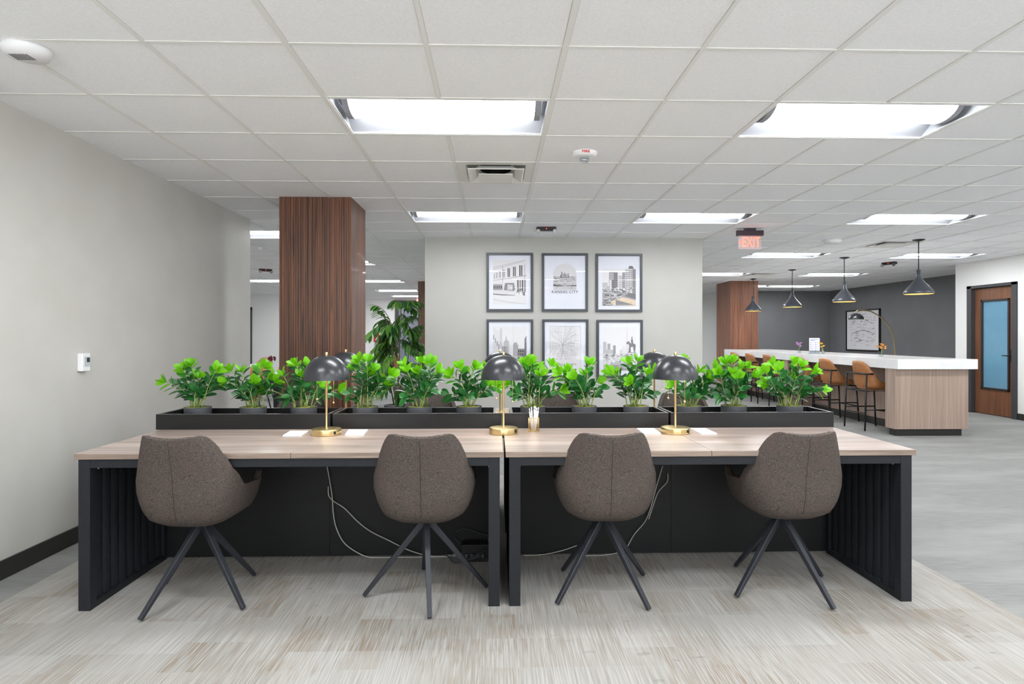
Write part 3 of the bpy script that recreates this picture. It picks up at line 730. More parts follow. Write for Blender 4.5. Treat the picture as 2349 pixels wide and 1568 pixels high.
for k, (u, tips, lab) in enumerate(PL): pot_plant(u, tips, lab, 11+k*7)

# ------------------------------------------------------------------ desk lamps
def desk_lamp():
    r = thing('desk_lamp', (0, 0, 0), 'x', 'desk lamp')
    q = MB(); q.lathe([(0, 0), (0.080, 0), (0.0815, 0.0006), (0.082, 0.0025), (0.082, 0.0325), (0.0814, 0.0342), (0.0795, 0.035), (0.0775, 0.0352), (0.0, 0.0362)], n=64); b = q.build('base', M['brass'], r)
    q = MB(); q.box(0.062, 0.0665, -0.062, -0.0465, 0.010, 0.026); o = q.build('usb_port', M['plug'], b)
    q = MB(); q.lathe([(0.008, 0.034), (0.0065, 0.04), (0.0065, 0.40), (0.012, 0.402), (0.012, 0.44), (0, 0.44)], n=16); q.build('pole', M['brass'], r)
    zb, zt, rd = 0.314, 0.452, 0.130
    q = MB(); pr = []
    for k in range(17):
        a = (PI/2)*k/16; pr.append((rd*math.cos(a)**0.92 if k < 16 else 0.004, zb+(zt-zb)*math.sin(a)))
    q.lathe(pr, n=56, mi=0)
    pr2 = [(max(0.003, r_-0.0025), z_-0.0025 if z_ > zb else z_) for r_, z_ in pr]; q.lathe(pr2[::-1], n=56, mi=1); q.lathe([(rd-0.0025, zb), (rd, zb)][::-1], n=56, mi=0)
    q.build('lamp_shade', [M['black_shade'], M['shade_in']], r)
    q = MB(); q.lathe([(0, zt-0.004), (0.009, zt-0.002), (0.007, zt+0.004), (0.009, zt+0.014), (0.006, zt+0.018), (0, zt+0.018)], n=16); q.build('finial', M['brass'], r)
    for s_ in (-1, 1):
        q = MB(); q.tube([(s_*0.0, 0, 0.40), (s_*0.055, 0, 0.395)], 0.008); so = q.build('socket', M['brass'], r)
        q = MB(); q.sphere((s_*0.078, 0, 0.385), 0.020, 14); q.build('bulb', M['bulb'], so)
    for (x_, l_) in ((-0.045, 0.10), (0.048, 0.12)):
        q = MB(); q.tube([(x_, -0.03, 0.39), (x_, -0.03, 0.39-0.08-l_)], 0.0011, 5); ch = q.build('pull_chain', M['brass'], r)
        q = MB(); q.sphere((x_, -0.03, 0.385-0.08-l_), 0.0058, 10); q.build('pull_bead', M['brass'], ch)
    return r
lamp = desk_lamp()
LX = lambda u, y: ony(u, 900, y)[0]
lamp.location = (LX(749, 3.585), 3.585, ZD); lamp['label'] = 'black dome desk lamp on brass base, left one on near side'; lamp['group'] = 'black dome desk lamps'
dup(lamp, (LX(1155, 3.605), 3.605, ZD), R(8), 'black dome desk lamp at the centre seam of the near desk side', 'black dome desk lamps')
dup(lamp, (LX(1549, 3.59), 3.59, ZD), R(-6), 'black dome desk lamp on brass base, right one on near side', 'black dome desk lamps')
dup(lamp, (LX(793, 4.34), 4.34, ZD), R(12), 'black dome lamp beyond the planter, behind the left desk lamp', 'black dome desk lamps')
dup(lamp, (LX(1147, 4.36), 4.36, ZD), R(-30), 'black dome lamp beyond the planter, hidden behind middle desk lamp', 'black dome desk lamps')
dup(lamp, (LX(1501, 4.34), 4.34, ZD), R(25), 'black dome lamp beyond the planter, behind the right desk lamp', 'black dome desk lamps')

# ------------------------------------------------------------------ note pads, pen cup
PADS = [((648, 1001), (692, 1001), (708, 990), (666, 990), 'white note pad left of the left desk lamp'),
        ((791, 999), (834, 999), (844, 987), (800, 987), 'white note pad right of the left desk lamp'),
        ((1476, 996), (1516, 996), (1500, 984), (1461, 984), 'white note pad left of the right desk lamp'),
        ((1608, 996), (1645, 996), (1618, 984), (1584, 984), 'white note pad right of the right desk lamp')]
for a, b, c_, d_, lab in PADS:
    pts = [Vector(onz(*p, ZD)) for p in (a, b, c_, d_)]; c0 = sum(pts, Vector())/4
    q = MB(); lo = [(p-c0)+Vector((0, 0, 0.0003)) for p in pts]; hi = [p+Vector((0, 0, 0.007)) for p in lo]
    q.add(lo+hi, [(3, 2, 1, 0), (4, 5, 6, 7), (0, 1, 5, 4), (1, 2, 6, 5), (2, 3, 7, 6), (3, 0, 4, 7)])
    tag(q.build('note_pad', M['paper'], loc=c0), lab, 'note pad', 'white note pads on the desk')
cx, cy, _ = onz(1225, 990, ZD)
r = thing('pen_cup', (cx, cy+0.03, ZD), 'gold wire pen cup standing on the desk right of centre', 'pen cup')
q = MB()
for k in range(22):
    a = 2*PI*k/22; q.tube([(0.031*math.cos(a), 0.031*math.sin(a), 0.002), (0.031*math.cos(a), 0.031*math.sin(a), 0.080)], 0.0011, 4)
for z in (0.003, 0.080):
    q.tube([(0.031*math.cos(2*PI*k/28), 0.031*math.sin(2*PI*k/28), z) for k in range(29)], 0.0017, 5)
q.lathe([(0, 0.0), (0.031, 0.0), (0.031, 0.003), (0, 0.003)], n=24); q.build('wire_cage', M['brass'], r)
rnd = random.Random(4)
M['pen_white'] = mat('pen_white', srgb(226, 222, 228), 0.3)
pens = [(-0.018, 0.004, -0.024, -0.012), (-0.008, -0.012, -0.012, 0.008), (0.006, 0.012, 0.004, 0.006), (0.012, -0.006, 0.018, 0.010), (0.018, 0.008, 0.026, -0.010), (0.0, 0.0, 0.010, -0.016)]
plab = ['leaning farthest left', 'second from left', 'standing near the middle', 'leaning slightly right', 'leaning farthest right', 'in front of the others']
for k, (bx, by, tx, ty) in enumerate(pens):
    p = MB(); hgt = 0.135+0.006*(k % 3)
    a = Vector((bx*0.6, by*0.6, 0.005)); b = Vector((tx*1.1, ty, hgt)); p.tube([a, a.lerp(b, 0.86)], 0.0042, 8); 
    o = thing('pen', (cx, cy+0.03, ZD), 'white pen in the gold wire cup, '+plab[k], 'pen', 'white pens in the gold cup')
    p.build('barrel', M['pen_white'], o); t = MB(); t.tube([a.lerp(b, 0.86), a.lerp(b, 0.90), b], [0.0042, 0.0036, 0.003], 8); t.build('clicker', M['chrome'], o)

# ------------------------------------------------------------------ upholstered swivel chairs
def interp(t, tab):
    for (a, va), (b, vb) in zip(tab, tab[1:]):
        if t <= b:
            k = 0 if b == a else max(0, (t-a)/(b-a)); return va+(vb-va)*k
    return tab[-1][1]
def smooth_interp(t, tab):
    for (a, va), (b, vb) in zip(tab, tab[1:]):
        if t <= b:
            k = max(0, min(1, (t-a)/(b-a))); k = k*k*(3-2*k); return va+(vb-va)*k
    return tab[-1][1]
def bowl(hw, yb, yf, rim, z_under, z_wall, n=64, expo=0.72, levels=12, inner=0.0, centre_y=0.0):
    """shell wrapped round a seat; rim(d) gives the top edge height, d = degrees away from the back"""
    q = MB(); rings = []
    sp = lambda v, e: math.copysign(abs(v)**e, v)
    def pt(phi, z, rad):
        sx = sp(math.sin(phi), expo); cy = sp(math.cos(phi), expo)
        W = (interp(z, hw)-inner)*rad
        Y = ((interp(z, yf)-inner) if cy > 0 else (interp(z, yb)-inner))*rad
        return (W*sx, centre_y+Y*cy, z)
    for (rad, zo) in ((0.04, 0.0), (0.35, 0.0), (0.62, 0.004), (0.82, 0.016), (0.94, 0.036)):
        rings.append([pt(2*PI*k/n, z_under+zo, rad)[:2]+(z_under+zo,) for k in range(n)])
    for L_ in range(levels+1):
        t = L_/levels; ring = []
        for k in range(n):
            phi = 2*PI*k/n; d = abs(180-math.degrees(phi)); zt = rim(d)
            z = z_wall+(zt-z_wall)*t; ring.append(pt(phi, z, 1.0))
        rings.append(ring)
    vs = [p for r_ in rings for p in r_]; fs = []
    for i in range(len(rings)-1):
        for k in range(n): fs.append((i*n+k, i*n+(k+1) % n, (i+1)*n+(k+1) % n, (i+1)*n+k))
    fs.append(tuple(reversed(range(n)))); q.add(vs, fs, 0, True); return q
def cush(rx, ry, y0, z0, z1, n=40):
    q = MB(); sp = lambda v, e: math.copysign(abs(v)**e, v); pr = [(0.02, z0), (0.9, z0), (1.0, z0+0.015), (1.0, z1-0.02), (0.94, z1-0.004), (0.8, z1), (0.02, z1+0.003)]
    vs = []; fs = []
    for (a, z) in pr:
        for k in range(n): t = 2*PI*k/n; vs.append((rx*a*sp(math.cos(t), 0.7), y0+ry*a*sp(math.sin(t), 0.7), z))
    for i in range(len(pr)-1):
        for k in range(n): fs.append((i*n+k, i*n+(k+1) % n, (i+1)*n+(k+1) % n, (i+1)*n+k))
    fs.append(tuple(reversed(range(n)))); fs.append(tuple(range((len(pr)-1)*n, len(pr)*n)))
    q.add(vs, fs, 0, True); return q
def swivel_chair():
    r = thing('office_chair', (0, 0, 0), 'x', 'chair')
    hw = [(0.38, 0.160), (0.43, 0.195), (0.46, 0.217), (0.50, 0.236), (0.57, 0.254), (0.63, 0.254), (0.70, 0.238), (0.78, 0.216), (0.83, 0.200), (0.86, 0.186)]
    yb = [(0.38, 0.18), (0.45, 0.225), (0.52, 0.245), (0.66, 0.258), (0.86, 0.300)]
    yf = [(0.40, 0.20), (0.46, 0.23), (0.60, 0.25), (0.9, 0.25)]
    rim = lambda d: smooth_interp(d, [(0, 0.838), (22, 0.847), (37, 0.855), (45, 0.848), (53, 0.818), (61, 0.755), (70, 0.67), (84, 0.588), (98, 0.580), (116, 0.615), (128, 0.605), (150, 0.49), (180, 0.475)])
    q = bowl(hw, yb, yf, rim, 0.388, 0.44, n=96, levels=14, expo=0.62)
    o = q.build('shell', M['tweed'], r)
    s = o.modifiers.new('solidify', 'SOLIDIFY'); s.thickness = 0.028; s.offset = 1
    b = o.modifiers.new('bevel', 'BEVEL'); b.width = 0.009; b.segments = 3; b.limit_method = 'ANGLE'; b.angle_limit = R(50)
    q = MB(); q.tube([(0, -interp(z, yb)-0.0002, z) for z in [0.45+0.0125*k for k in range(31)]], 0.0016, 5); q.build('back_seam', M['tweed_seam'], o)
    cush(0.195, 0.205, 0.012, 0.44, 0.495).build('seat', M['tweed'], r)
    q = MB(); q.lathe([(0, 0.335), (0.021, 0.335), (0.021, 0.385), (0.07, 0.386), (0.07, 0.392), (0, 0.392)], n=24); hub = q.build('hub', M['steel_black'], r)
    base = bpy.data.objects.new('base', None)
    return r
def chair_legs(r, ang, Rr=0.312):
    for k in range(4):
        a = ang+k*PI/2; d = Vector((math.cos(a), math.sin(a), 0))
        q = MB(); q.bar(d*0.012+Vector((0, 0, 0.375)), d*Rr+Vector((0, 0, 0.010)), 0.030, 0.034, 0.022, 0.018)
        q.build('leg', M['leg_metal'], r, bev=0.003)
M['leg_metal'] = mat('charcoal_leg_metal', srgb(50, 53, 59), 0.4, metal=0.3)
chair = swivel_chair()
CH = [(-1.475, 3.18, -4, R(-120.5), 'brown tweed swivel chair on the near side, leftmost of four'),
      (-0.352, 3.205, 0, R(-81), 'brown tweed swivel chair left of the desk centre, near side'),
      (0.556, 3.214, 0, R(-145), 'brown tweed swivel chair right of the desk centre, near side'),
      (1.492, 3.223, 2, R(-155.8), 'brown tweed swivel chair on the near side, rightmost of four')]
BK = [(LX(702, 5.03), 5.0-0.27+0.3, 180, 'brown chair across the desk, its back against the walnut column'),
      (LX(990, 5.03), 5.03-0.27, 180, 'brown chair across the desk, behind plants left of centre'),
      (LX(1274, 5.03), 5.03-0.27, 180, 'brown chair across the desk, behind the pen cup plants'),
      (LX(1560, 5.03), 5.03-0.27, 180, 'brown chair across the desk, behind the right desk lamp')]
first = True
allc = [(x, y, R(rz), la, lab, 'brown chairs on the near side of desk') for x, y, rz, la, lab in CH] + \
       [(x, 4.77, R(rz), R(20+k*25), lab, 'brown chairs on the far side of desk') for k, (x, y, rz, lab) in enumerate(BK)]
trees = [chair] + [copy_tree(chair) for _ in allc[1:]]
for c, (x, y, rz, la, lab, grp) in zip(trees, allc):
    c.location = (x, y, 0.004); c.rotation_euler.z = rz; c['label'] = lab; c['group'] = grp
    chair_legs(c, la-rz)

# ------------------------------------------------------------------ cables and power box under the desk
def cable(name, pts, m, label, rad=0.0035, yy=None):
    P = []
    for p in pts:
        u, v = p[0], p[1]; y = p[2] if len(p) > 2 else 3.715; P.append(Vector(ony(u, v, y)))
    for p in P: p.z = max(p.z, 0.004+rad)
    S = []
    for i in range(len(P)-1):
        p0, p1, p2, p3 = P[max(i-1, 0)], P[i], P[i+1], P[min(i+2, len(P)-1)]
        for k in range(6):
            t = k/6; S.append(0.5*((2*p1)+(-p0+p2)*t+(2*p0-5*p1+4*p2-p3)*t*t+(-p0+3*p1-3*p2+p3)*t**3))
    S.append(P[-1]); 
    for p in S: p.z = max(p.z, 0.004+rad)
    q = MB(); q.tube(S, rad, 7); return tag(q.build(name, m), label, 'cable', 'cables under the desk')
cable('power_cable', [(750, 1068), (756, 1100), (762, 1140), (765, 1180), (772, 1212), (790, 1245), (822, 1268), (850, 1281), (880, 1283), (920, 1283), (1000, 1279), (1060, 1268)], M['cord_white'], 'white cable sagging to the floor under the left desk half')
cable('power_cable', [(753, 1115), (754, 1135), (764, 1148), (790, 1165), (820, 1195), (850, 1218), (890, 1238), (940, 1262), (990, 1275), (1040, 1275), (1075, 1262)], M['cord_white'], 'white cable running diagonally across the left modesty panel')
cable('power_cable', [(1127, 1090), (1125, 1150), (1123, 1210), (1119, 1250), (1110, 1262), (1085, 1268, 3.66)], M['cord_white'], 'pale cable hanging beside the centre desk leg', 0.003)
cable('power_cable', [(1128, 1229), (1100, 1222), (1070, 1213), (1050, 1216), (1042, 1230), (1058, 1247)], M['cord_black'], 'dark looped cable above the power box', 0.003)
cable('power_cable', [(1520, 1068), (1512, 1095), (1503, 1125), (1494, 1160), (1480, 1195), (1455, 1225), (1440, 1252)], M['cord_white'], 'white cable behind the chair right of centre', 0.003)
cable('power_cable', [(1532, 1085), (1530, 1105), (1510, 1128), (1498, 1160), (1488, 1190)], M['cord_white'], 'short white cable hanging at the right modesty panel joint', 0.0028)
cable('power_cable', [(1200, 1273), (1240, 1272), (1290, 1262), (1335, 1246)], M['cord_white'], 'white cable along the floor right of the centre legs', 0.003)
cable('power_cable', [(1440, 1252), (1420, 1266), (1380, 1277), (1330, 1277)], M['cord_white'], 'white cable end lying on the rug behind right chair legs', 0.003)
for k in range(3):
    cable('power_cable', [(1118-k*8, 1243, 3.66), (1112-k*4, 1262, 3.62), (1095-k*12, 1278+k*3, 3.60), (1060-k*8, 1284+k*3, 3.60), (1024+k*5, 1274+k*4, 3.64), (1010+k*14, 1268, 3.69)], M['cord_black'],
          'tangled dark cable on the rug below the power box, '+('longest strand', 'middle strand', 'shortest strand')[k], 0.0026)
p0 = ony(1060, 1241, 3.70); p1 = ony(1124, 1276, 3.70)
r = thing('power_strip', ((p0[0]+p1[0])/2, 3.665, 0.004), 'black power outlet box on the floor under the desk centre', 'power strip')
hwp = (p1[0]-p0[0])/2; q = MB(); q.box(-hwp, hwp, -0.03, 0.05, 0, p0[2]-0.004); q.build('case', M['plug'], r, bev=0.003)
for k in range(4):
    q = MB(); q.box(-hwp+0.02+0.032*k, -hwp+0.038+0.032*k, -0.055, -0.03, 0.03, 0.055); q.build('plug', M['cord_black'], r, bev=0.003)

# ------------------------------------------------------------------ framed prints on the picture wall
YW = 8.06
def rot_front(): return (R(90), 0, 0)
def frame(u0, v0, u1, v1, label):
    a = ony(u0, v0, YW-0.03); b = ony(u1, v1, YW-0.03); W = b[0]-a[0]; H = a[2]-b[2]
    r = thing('framed_print', ((a[0]+b[0])/2, YW, (a[2]+b[2])/2), label, 'picture', 'six framed city prints')
    w2, h2, t = W/2, H/2, 0.031
    q = MB(); q.box(-w2, w2, -0.03, -0.002, h2-t, h2); q.box(-w2, w2, -0.03, -0.002, -h2, -h2+t); q.box(-w2, -w2+t, -0.03, -0.002, -h2+t, h2-t); q.box(w2-t, w2, -0.03, -0.002, -h2+t, h2-t)
    q.build('frame', M['frame_black'], r, bev=0.002)
    q = MB(); q.box(-w2+t, w2-t, -0.012, -0.002, -h2+t, h2-t); q.build('mat_board', M['mat_white'], r)
    q = MB(); q.box(-w2+t, w2-t, -0.021, -0.019, -h2+t, h2-t); q.build('glass', M['frame_glass'], r)
    return r, w2-t, h2-t
GR = [60, 90, 110, 130, 150, 170, 190, 205, 212]
GM = [M['g%d' % g] for g in GR] + [M['ink_tan']]
class Art:
    """flat printed picture: shapes in 0..1 coordinates, stacked in thin layers"""
    def __init__(s, x0, x1, z0, z1): s.q = MB(); s.b = (x0, x1, z0, z1); s.k = 0
    def P(s, x, y): x0, x1, z0, z1 = s.b; return (x0+(x1-x0)*x, -0.0125-s.k*0.00001, z0+(z1-z0)*y)
    def poly(s, pts, g): s.k += 1; s.q.add([s.P(*p) for p in pts], [tuple(range(len(pts)))], g)
    def rect(s, x0, y0, x1, y1, g): s.poly([(x0, y0), (x1, y0), (x1, y1), (x0, y1)], g)
    def build(s, r): return s.q.build('print', GM, r)
rn = random.Random(5)
def windows(A, x0, y0, x1, y1, nx, ny, g, f=0.55):
    for i in range(nx):
        for j in range(ny):
            a = x0+(x1-x0)*(i+0.5-f/2)/nx; b = y0+(y1-y0)*(j+0.5-f/2)/ny
            A.rect(a, b, a+(x1-x0)*f/nx, b+(y1-y0)*f/ny, g)
def speckle(A, x0, y0, x1, y1, n, gs, s=0.03, asp=0.5):
    for _ in range(n):
        x = rn.uniform(x0, x1-s); y = rn.uniform(y0, y1-s*asp); a = rn.uniform(0.3, 1)*s; A.rect(x, y, min(x1, x+a), min(y1, y+a*asp*rn.uniform(0.4, 1)), rn.choice(gs))
# 1: street with a tram
r, w2, h2 = frame(1116, 579, 1223, 714, 'framed print of a tram on a street, top left of six')
A = Art(-w2*0.8, w2*0.8, -h2*0.82, h2*0.82)
A.rect(0, 0, 1, 1, 8); A.poly([(0, 0.72), (1, 1), (1, 0.2), (0, 0.25)], 8)
for k in range(3): A.poly([(0, 0.78+0.03*k), (0.95, 0.985+0.01*k), (0.95, 0.98+0.01*k), (0, 0.77+0.03*k)], 5)
A.poly([(0, 0.54), (1, 0.66), (1, 0.645), (0, 0.53)], 4)
for k in range(7):
    x = 0.02+0.055*k+0.012*k*k; wd = 0.035+0.011*k; h0 = 0.57+0.012*k; hh = 0.12+0.02*k
    for j in range(2): A.rect(x+j*wd*0.55, h0, x+j*wd*0.55+wd*0.38, h0+hh, 1 if k > 3 else 4)
for k in range(4): A.rect(0.72+0.07*k, 0.28, 0.765+0.07*k, 0.55, 3 if k % 2 else 1)
A.rect(0.0, 0.22, 0.68, 0.50, 7); A.rect(0.0, 0.32, 0.28, 0.45, 4); windows(A, 0, 0.33, 0.28, 0.44, 5, 1, 1)
A.poly([(0.32, 0.32), (0.62, 0.30), (0.66, 0.34), (0.62, 0.48), (0.36, 0.48)], 3); A.poly([(0.42, 0.33), (0.58, 0.32), (0.59, 0.44), (0.43, 0.45)], 6)
A.poly([(0, 0.24), (0.3, 0.22), (0.66, 0.21), (0.66, 0.20), (0.3, 0.2), (0, 0.22)], 1)
A.poly([(0.0, 0.1), (0.5, 0.03), (1, 0.0), (1, 0.01), (0.5, 0.05), (0, 0.12)], 6); A.rect(0.90, 0.2, 0.95, 0.28, 0)
A.rect(0.28, 0.5, 0.29, 0.86, 1); A.rect(0.05, 0.75, 0.44, 0.757, 2); A.rect(0.94, 0.2, 0.948, 0.9, 2)
speckle(A, 0.68, 0.2, 0.95, 0.4, 40, [0, 1, 3, 5], 0.05); A.build(r)
# 2: arched skyline with lettering
r, w2, h2 = frame(1243, 580, 1349, 714, 'framed arched skyline print reading KANSAS CITY, top middle of six')
A = Art(-w2*0.56, w2*0.56, -h2*0.28, h2*0.72)
arch = [(0, 0), (1, 0), (1, 0.62)]+[(0.5+0.5*math.cos(PI*k/20), 0.62+0.36*math.sin(PI*k/20)) for k in range(21)]+[(0, 0.62)]
A.poly(arch, 7); A.poly([(0, 0), (1, 0), (1, 0.5), (0.6, 0.48), (0.2, 0.5), (0, 0.52)], 6)
for x, h in ((0.3, 0.56), (0.35, 0.68), (0.42, 0.6), (0.48, 0.64), (0.54, 0.58), (0.62, 0.62)): A.rect(x, 0.44, x+0.04, h, 2)
speckle(A, 0, 0.30, 1, 0.52, 140, [1, 2, 3, 5, 7], 0.09, 0.25); speckle(A, 0, 0.05, 1, 0.3, 90, [2, 3, 4, 6, 7], 0.14, 0.2)
A.poly([(0, 0.2), (0.5, 0.15), (1, 0.18), (1, 0.14), (0, 0.14)], 1); A.rect(0.02, 0.0, 0.75, 0.11, 6); A.build(r)
text('lettering', 'KANSAS CITY', 0.052, M['g60'], r, (0.0, -0.0145, -h2*0.36), rot_front(), sp=1.1)
# 3: downtown buildings with tan roof
r, w2, h2 = frame(1367, 581, 1474, 715, 'framed print of tall downtown buildings, top right of six')
A = Art(-w2*0.8, w2*0.8, -h2*0.86, h2*0.6)
A.rect(0, 0, 1, 0.95, 8)
for x0, x1, h, g in ((0.2, 0.34, 0.88, 5), (0.34, 0.46, 0.86, 3), (0.48, 0.62, 0.78, 6), (0.6, 0.68, 0.86, 4), (0.0, 0.16, 0.6, 6), (0.14, 0.24, 0.5, 5)):
    A.rect(x0, 0.3, x1, h, g); windows(A, x0, 0.35, x1, h-0.02, 3, 9, max(0, g-2))
A.rect(0.22, 0.3, 0.28, 0.66, 7); A.rect(0.28, 0.3, 0.34, 0.66, 2)
A.rect(0.68, 0.3, 0.90, 0.95, 6); windows(A, 0.69, 0.35, 0.9, 0.92, 4, 12, 2); A.rect(0.90, 0.3, 1.0, 0.94, 3); A.poly([(0.78, 0.95), (0.95, 0.95), (0.9, 1.02), (0.8, 1.02)], 2)
speckle(A, 0, 0.26, 0.95, 0.5, 120, [1, 2, 3, 5, 7], 0.07, 0.7)
A.poly([(0, 0.0), (1, 0), (1, 0.3), (0, 0.34)], 4); speckle(A, 0, 0, 0.6, 0.32, 130, [0, 1, 3, 6, 7], 0.09, 0.4)
A.poly([(0.22, 0.1), (0.6, 0.22), (1, 0.14), (1, 0.0), (0.35, 0.02)], 9); A.poly([(0.4, 0.16), (0.55, 0.12), (0.95, 0.02), (0.4, 0.02)], 3); A.poly([(0.66, 0.25), (0.82, 0.33), (1, 0.3), (1, 0.17)], 2); A.build(r)
# 4: street canyon
r, w2, h2 = frame(1116, 732, 1223, 867, 'framed skyline print behind the middle desk lamp, bottom left of six')
A = Art(-w2*0.8, w2*0.8, -h2*0.82, h2*0.82)
A.rect(0, 0, 1, 1, 8); A.poly([(0, 0.97), (0.18, 0.9), (0.28, 0.7), (0.28, 0), (0, 0)], 7)
for k in range(4): A.poly([(0.01+0.05*k, 0.82-0.07*k), (0.03+0.05*k, 0.80-0.07*k), (0.03+0.05*k, 0.70-0.07*k), (0.01+0.05*k, 0.71-0.07*k)], 2)
A.rect(0.2, 0.5, 0.27, 0.96, 6)
A.poly([(0.32, 0.2), (0.48, 0.2), (0.48, 0.66), (0.42, 0.7), (0.39, 0.82), (0.37, 0.7), (0.32, 0.66)], 5); windows(A, 0.33, 0.3, 0.47, 0.64, 4, 10, 7)
A.rect(0.27, 0.2, 0.42, 0.55, 3); windows(A, 0.27, 0.25, 0.42, 0.54, 2, 8, 6); A.rect(0.6, 0.2, 0.75, 0.6, 5); A.rect(0.62, 0.6, 0.72, 0.64, 4); windows(A, 0.6, 0.25, 0.75, 0.6, 4, 9, 3)
A.rect(0.73, 0.1, 0.98, 0.5, 3); windows(A, 0.74, 0.12, 0.97, 0.48, 4, 5, 0); A.poly([(0.94, 0.72), (1, 0.8), (1, 0), (0.94, 0)], 2); speckle(A, 0, 0, 1, 0.24, 120, [0, 1, 2, 4, 6], 0.1, 0.5); A.build(r)
# 5: street map
r, w2, h2 = frame(1244, 732, 1350, 866, 'framed pale street map print with small lettering, bottom middle of six')
A = Art(-w2*0.75, w2*0.75, -h2*0.82, h2*0.84)
A.rect(0, 0, 1, 1, 8)
for b in ((0, 0, 1, 0.006), (0, 0.994, 1, 1), (0, 0, 0.008, 1), (0.992, 0, 1, 1)): A.rect(*b, 4)
def road(pts, wd, g):
    for (a, b) in zip(pts, pts[1:]):
        dx, dy = b[0]-a[0], b[1]-a[1]; l = math.hypot(dx, dy) or 1; nx, ny = -dy/l*wd, dx/l*wd
        A.poly([(a[0]-nx, a[1]-ny), (b[0]-nx, b[1]-ny), (b[0]+nx, b[1]+ny), (a[0]+nx, a[1]+ny)], g)
for k in range(40):
    a = 2*PI*k/40+rn.uniform(-0.1, 0.1); p = (0.42, 0.58); pts = [p]
    for j in range(6):
        a += rn.uniform(-0.35, 0.35); p = (min(0.98, max(0.02, p[0]+0.085*math.cos(a))), min(0.98, max(0.26, p[1]+0.085*math.sin(a)))); pts.append(p)
    road(pts, 0.0016, rn.choice((3, 4, 5)))
for k in range(22):
    x = rn.uniform(0.05, 0.9); y = rn.uniform(0.3, 0.9); road([(x, y), (x+rn.uniform(-0.03, 0.03), min(0.97, y+rn.uniform(0.05, 0.2)))], 0.0022, 5); road([(x, y), (min(0.97, x+rn.uniform(0.05, 0.25)), y+rn.uniform(-0.02, 0.02))], 0.0022, 5)
A.build(r); text('lettering', 'KANSAS CITY', 0.034, M['g90'], r, (0.0, -0.0165, -h2*0.60), rot_front(), sp=1.45)
# 6: skyline with mounted figure
r, w2, h2 = frame(1369, 733, 1475, 866, 'framed print of skyline with horse rider silhouette, bottom right of six')
A = Art(-w2*0.8, w2*0.8, -h2*0.82, h2*0.82)
A.rect(0, 0, 1, 1, 8)
for x0, x1, h, g in ((0.0, 0.1, 0.66, 5), (0.13, 0.22, 0.62, 4), (0.3, 0.38, 0.58, 3), (0.08, 0.3, 0.48, 5), (0.5, 0.6, 0.48, 6), (0.58, 0.68, 0.56, 7)):
    A.rect(x0, 0.35, x1, h, g); windows(A, x0, 0.38, x1, h-0.01, 3, 8, max(1, g-1))
A.poly([(0, 0), (1, 0), (1, 0.40), (0.4, 0.38), (0, 0.4)], 6); speckle(A, 0, 0.16, 1, 0.40, 170, [1, 2, 3, 5, 7], 0.08, 0.4)
A.poly([(0, 0.0), (1, 0), (1, 0.12), (0.5, 0.2), (0.1, 0.12)], 4); speckle(A, 0, 0, 1, 0.14, 60, [3, 5], 0.1, 0.3)
horse = [(0.76, 0.42), (0.84, 0.42), (0.83, 0.53), (0.90, 0.55), (0.93, 0.43), (0.97, 0.43), (0.985, 0.58), (0.95, 0.62), (0.88, 0.61), (0.83, 0.62), (0.77, 0.68), (0.70, 0.63), (0.71, 0.61), (0.77, 0.62), (0.79, 0.55)]
A.poly(horse, 1); A.poly([(0.85, 0.60), (0.91, 0.60), (0.90, 0.70), (0.87, 0.74), (0.84, 0.70)], 1); A.poly([(0.85, 0.735), (0.89, 0.735), (0.885, 0.775), (0.855, 0.775)], 2); A.rect(0.74, 0.405, 1, 0.42, 2)
A.build(r)

# ------------------------------------------------------------------ bar counter
BZ1, BZ0 = 1.015, 0.885
slab = boxo('bar_countertop', (5.235, 6.30, 7.97, 14.12, BZ0, BZ1), M['quartz'], bev=0.004)
tag(slab, 'thick white quartz countertop of the long bar', 'countertop')
r = thing('bar_counter', (5.75, 11.0, 0), 'long bar base in striped taupe laminate under white countertop', 'bar counter')
def bl(x0, x1, y0, y1, z0, z1): return (x0-5.75, x1-5.75, y0-11.0, y1-11.0, z0, z1)
boxo('body', bl(5.69, 6.20, 8.25, 14.05, 0.10, BZ0), M['bar_wood'], r)
for (a, b) in ((8.04, 8.25), (11.05, 11.2), (13.9, 14.06)):
    boxo('end_panel', bl(5.245, 6.225, a, b, 0.095, BZ0) if a < 9 else bl(5.245, 5.69, a, b, 0.0, BZ0), M['bar_wood'], r, bev=0.002)
boxo('plinth', bl(5.72, 6.16, 8.25, 14.0, 0, 0.1), M['base_dark'], r); boxo('plinth', bl(5.30, 6.18, 8.10, 8.25, 0, 0.095), M['base_dark'], r)
boxo('kick_strip', bl(5.68, 5.69, 8.25, 14.0, 0.0, 0.105), M['base_dark'], r)
q = MB(); q.box(-0.06, 0.06, -0.03, 0.03, -0.025, -0.002); x, y, _ = onz(1935, 839.5, 0.87)
o = q.build('outlet_box', M['plug'], r, loc=(5.66-5.75-0.15, 9.75-11, BZ0), bev=0.003)

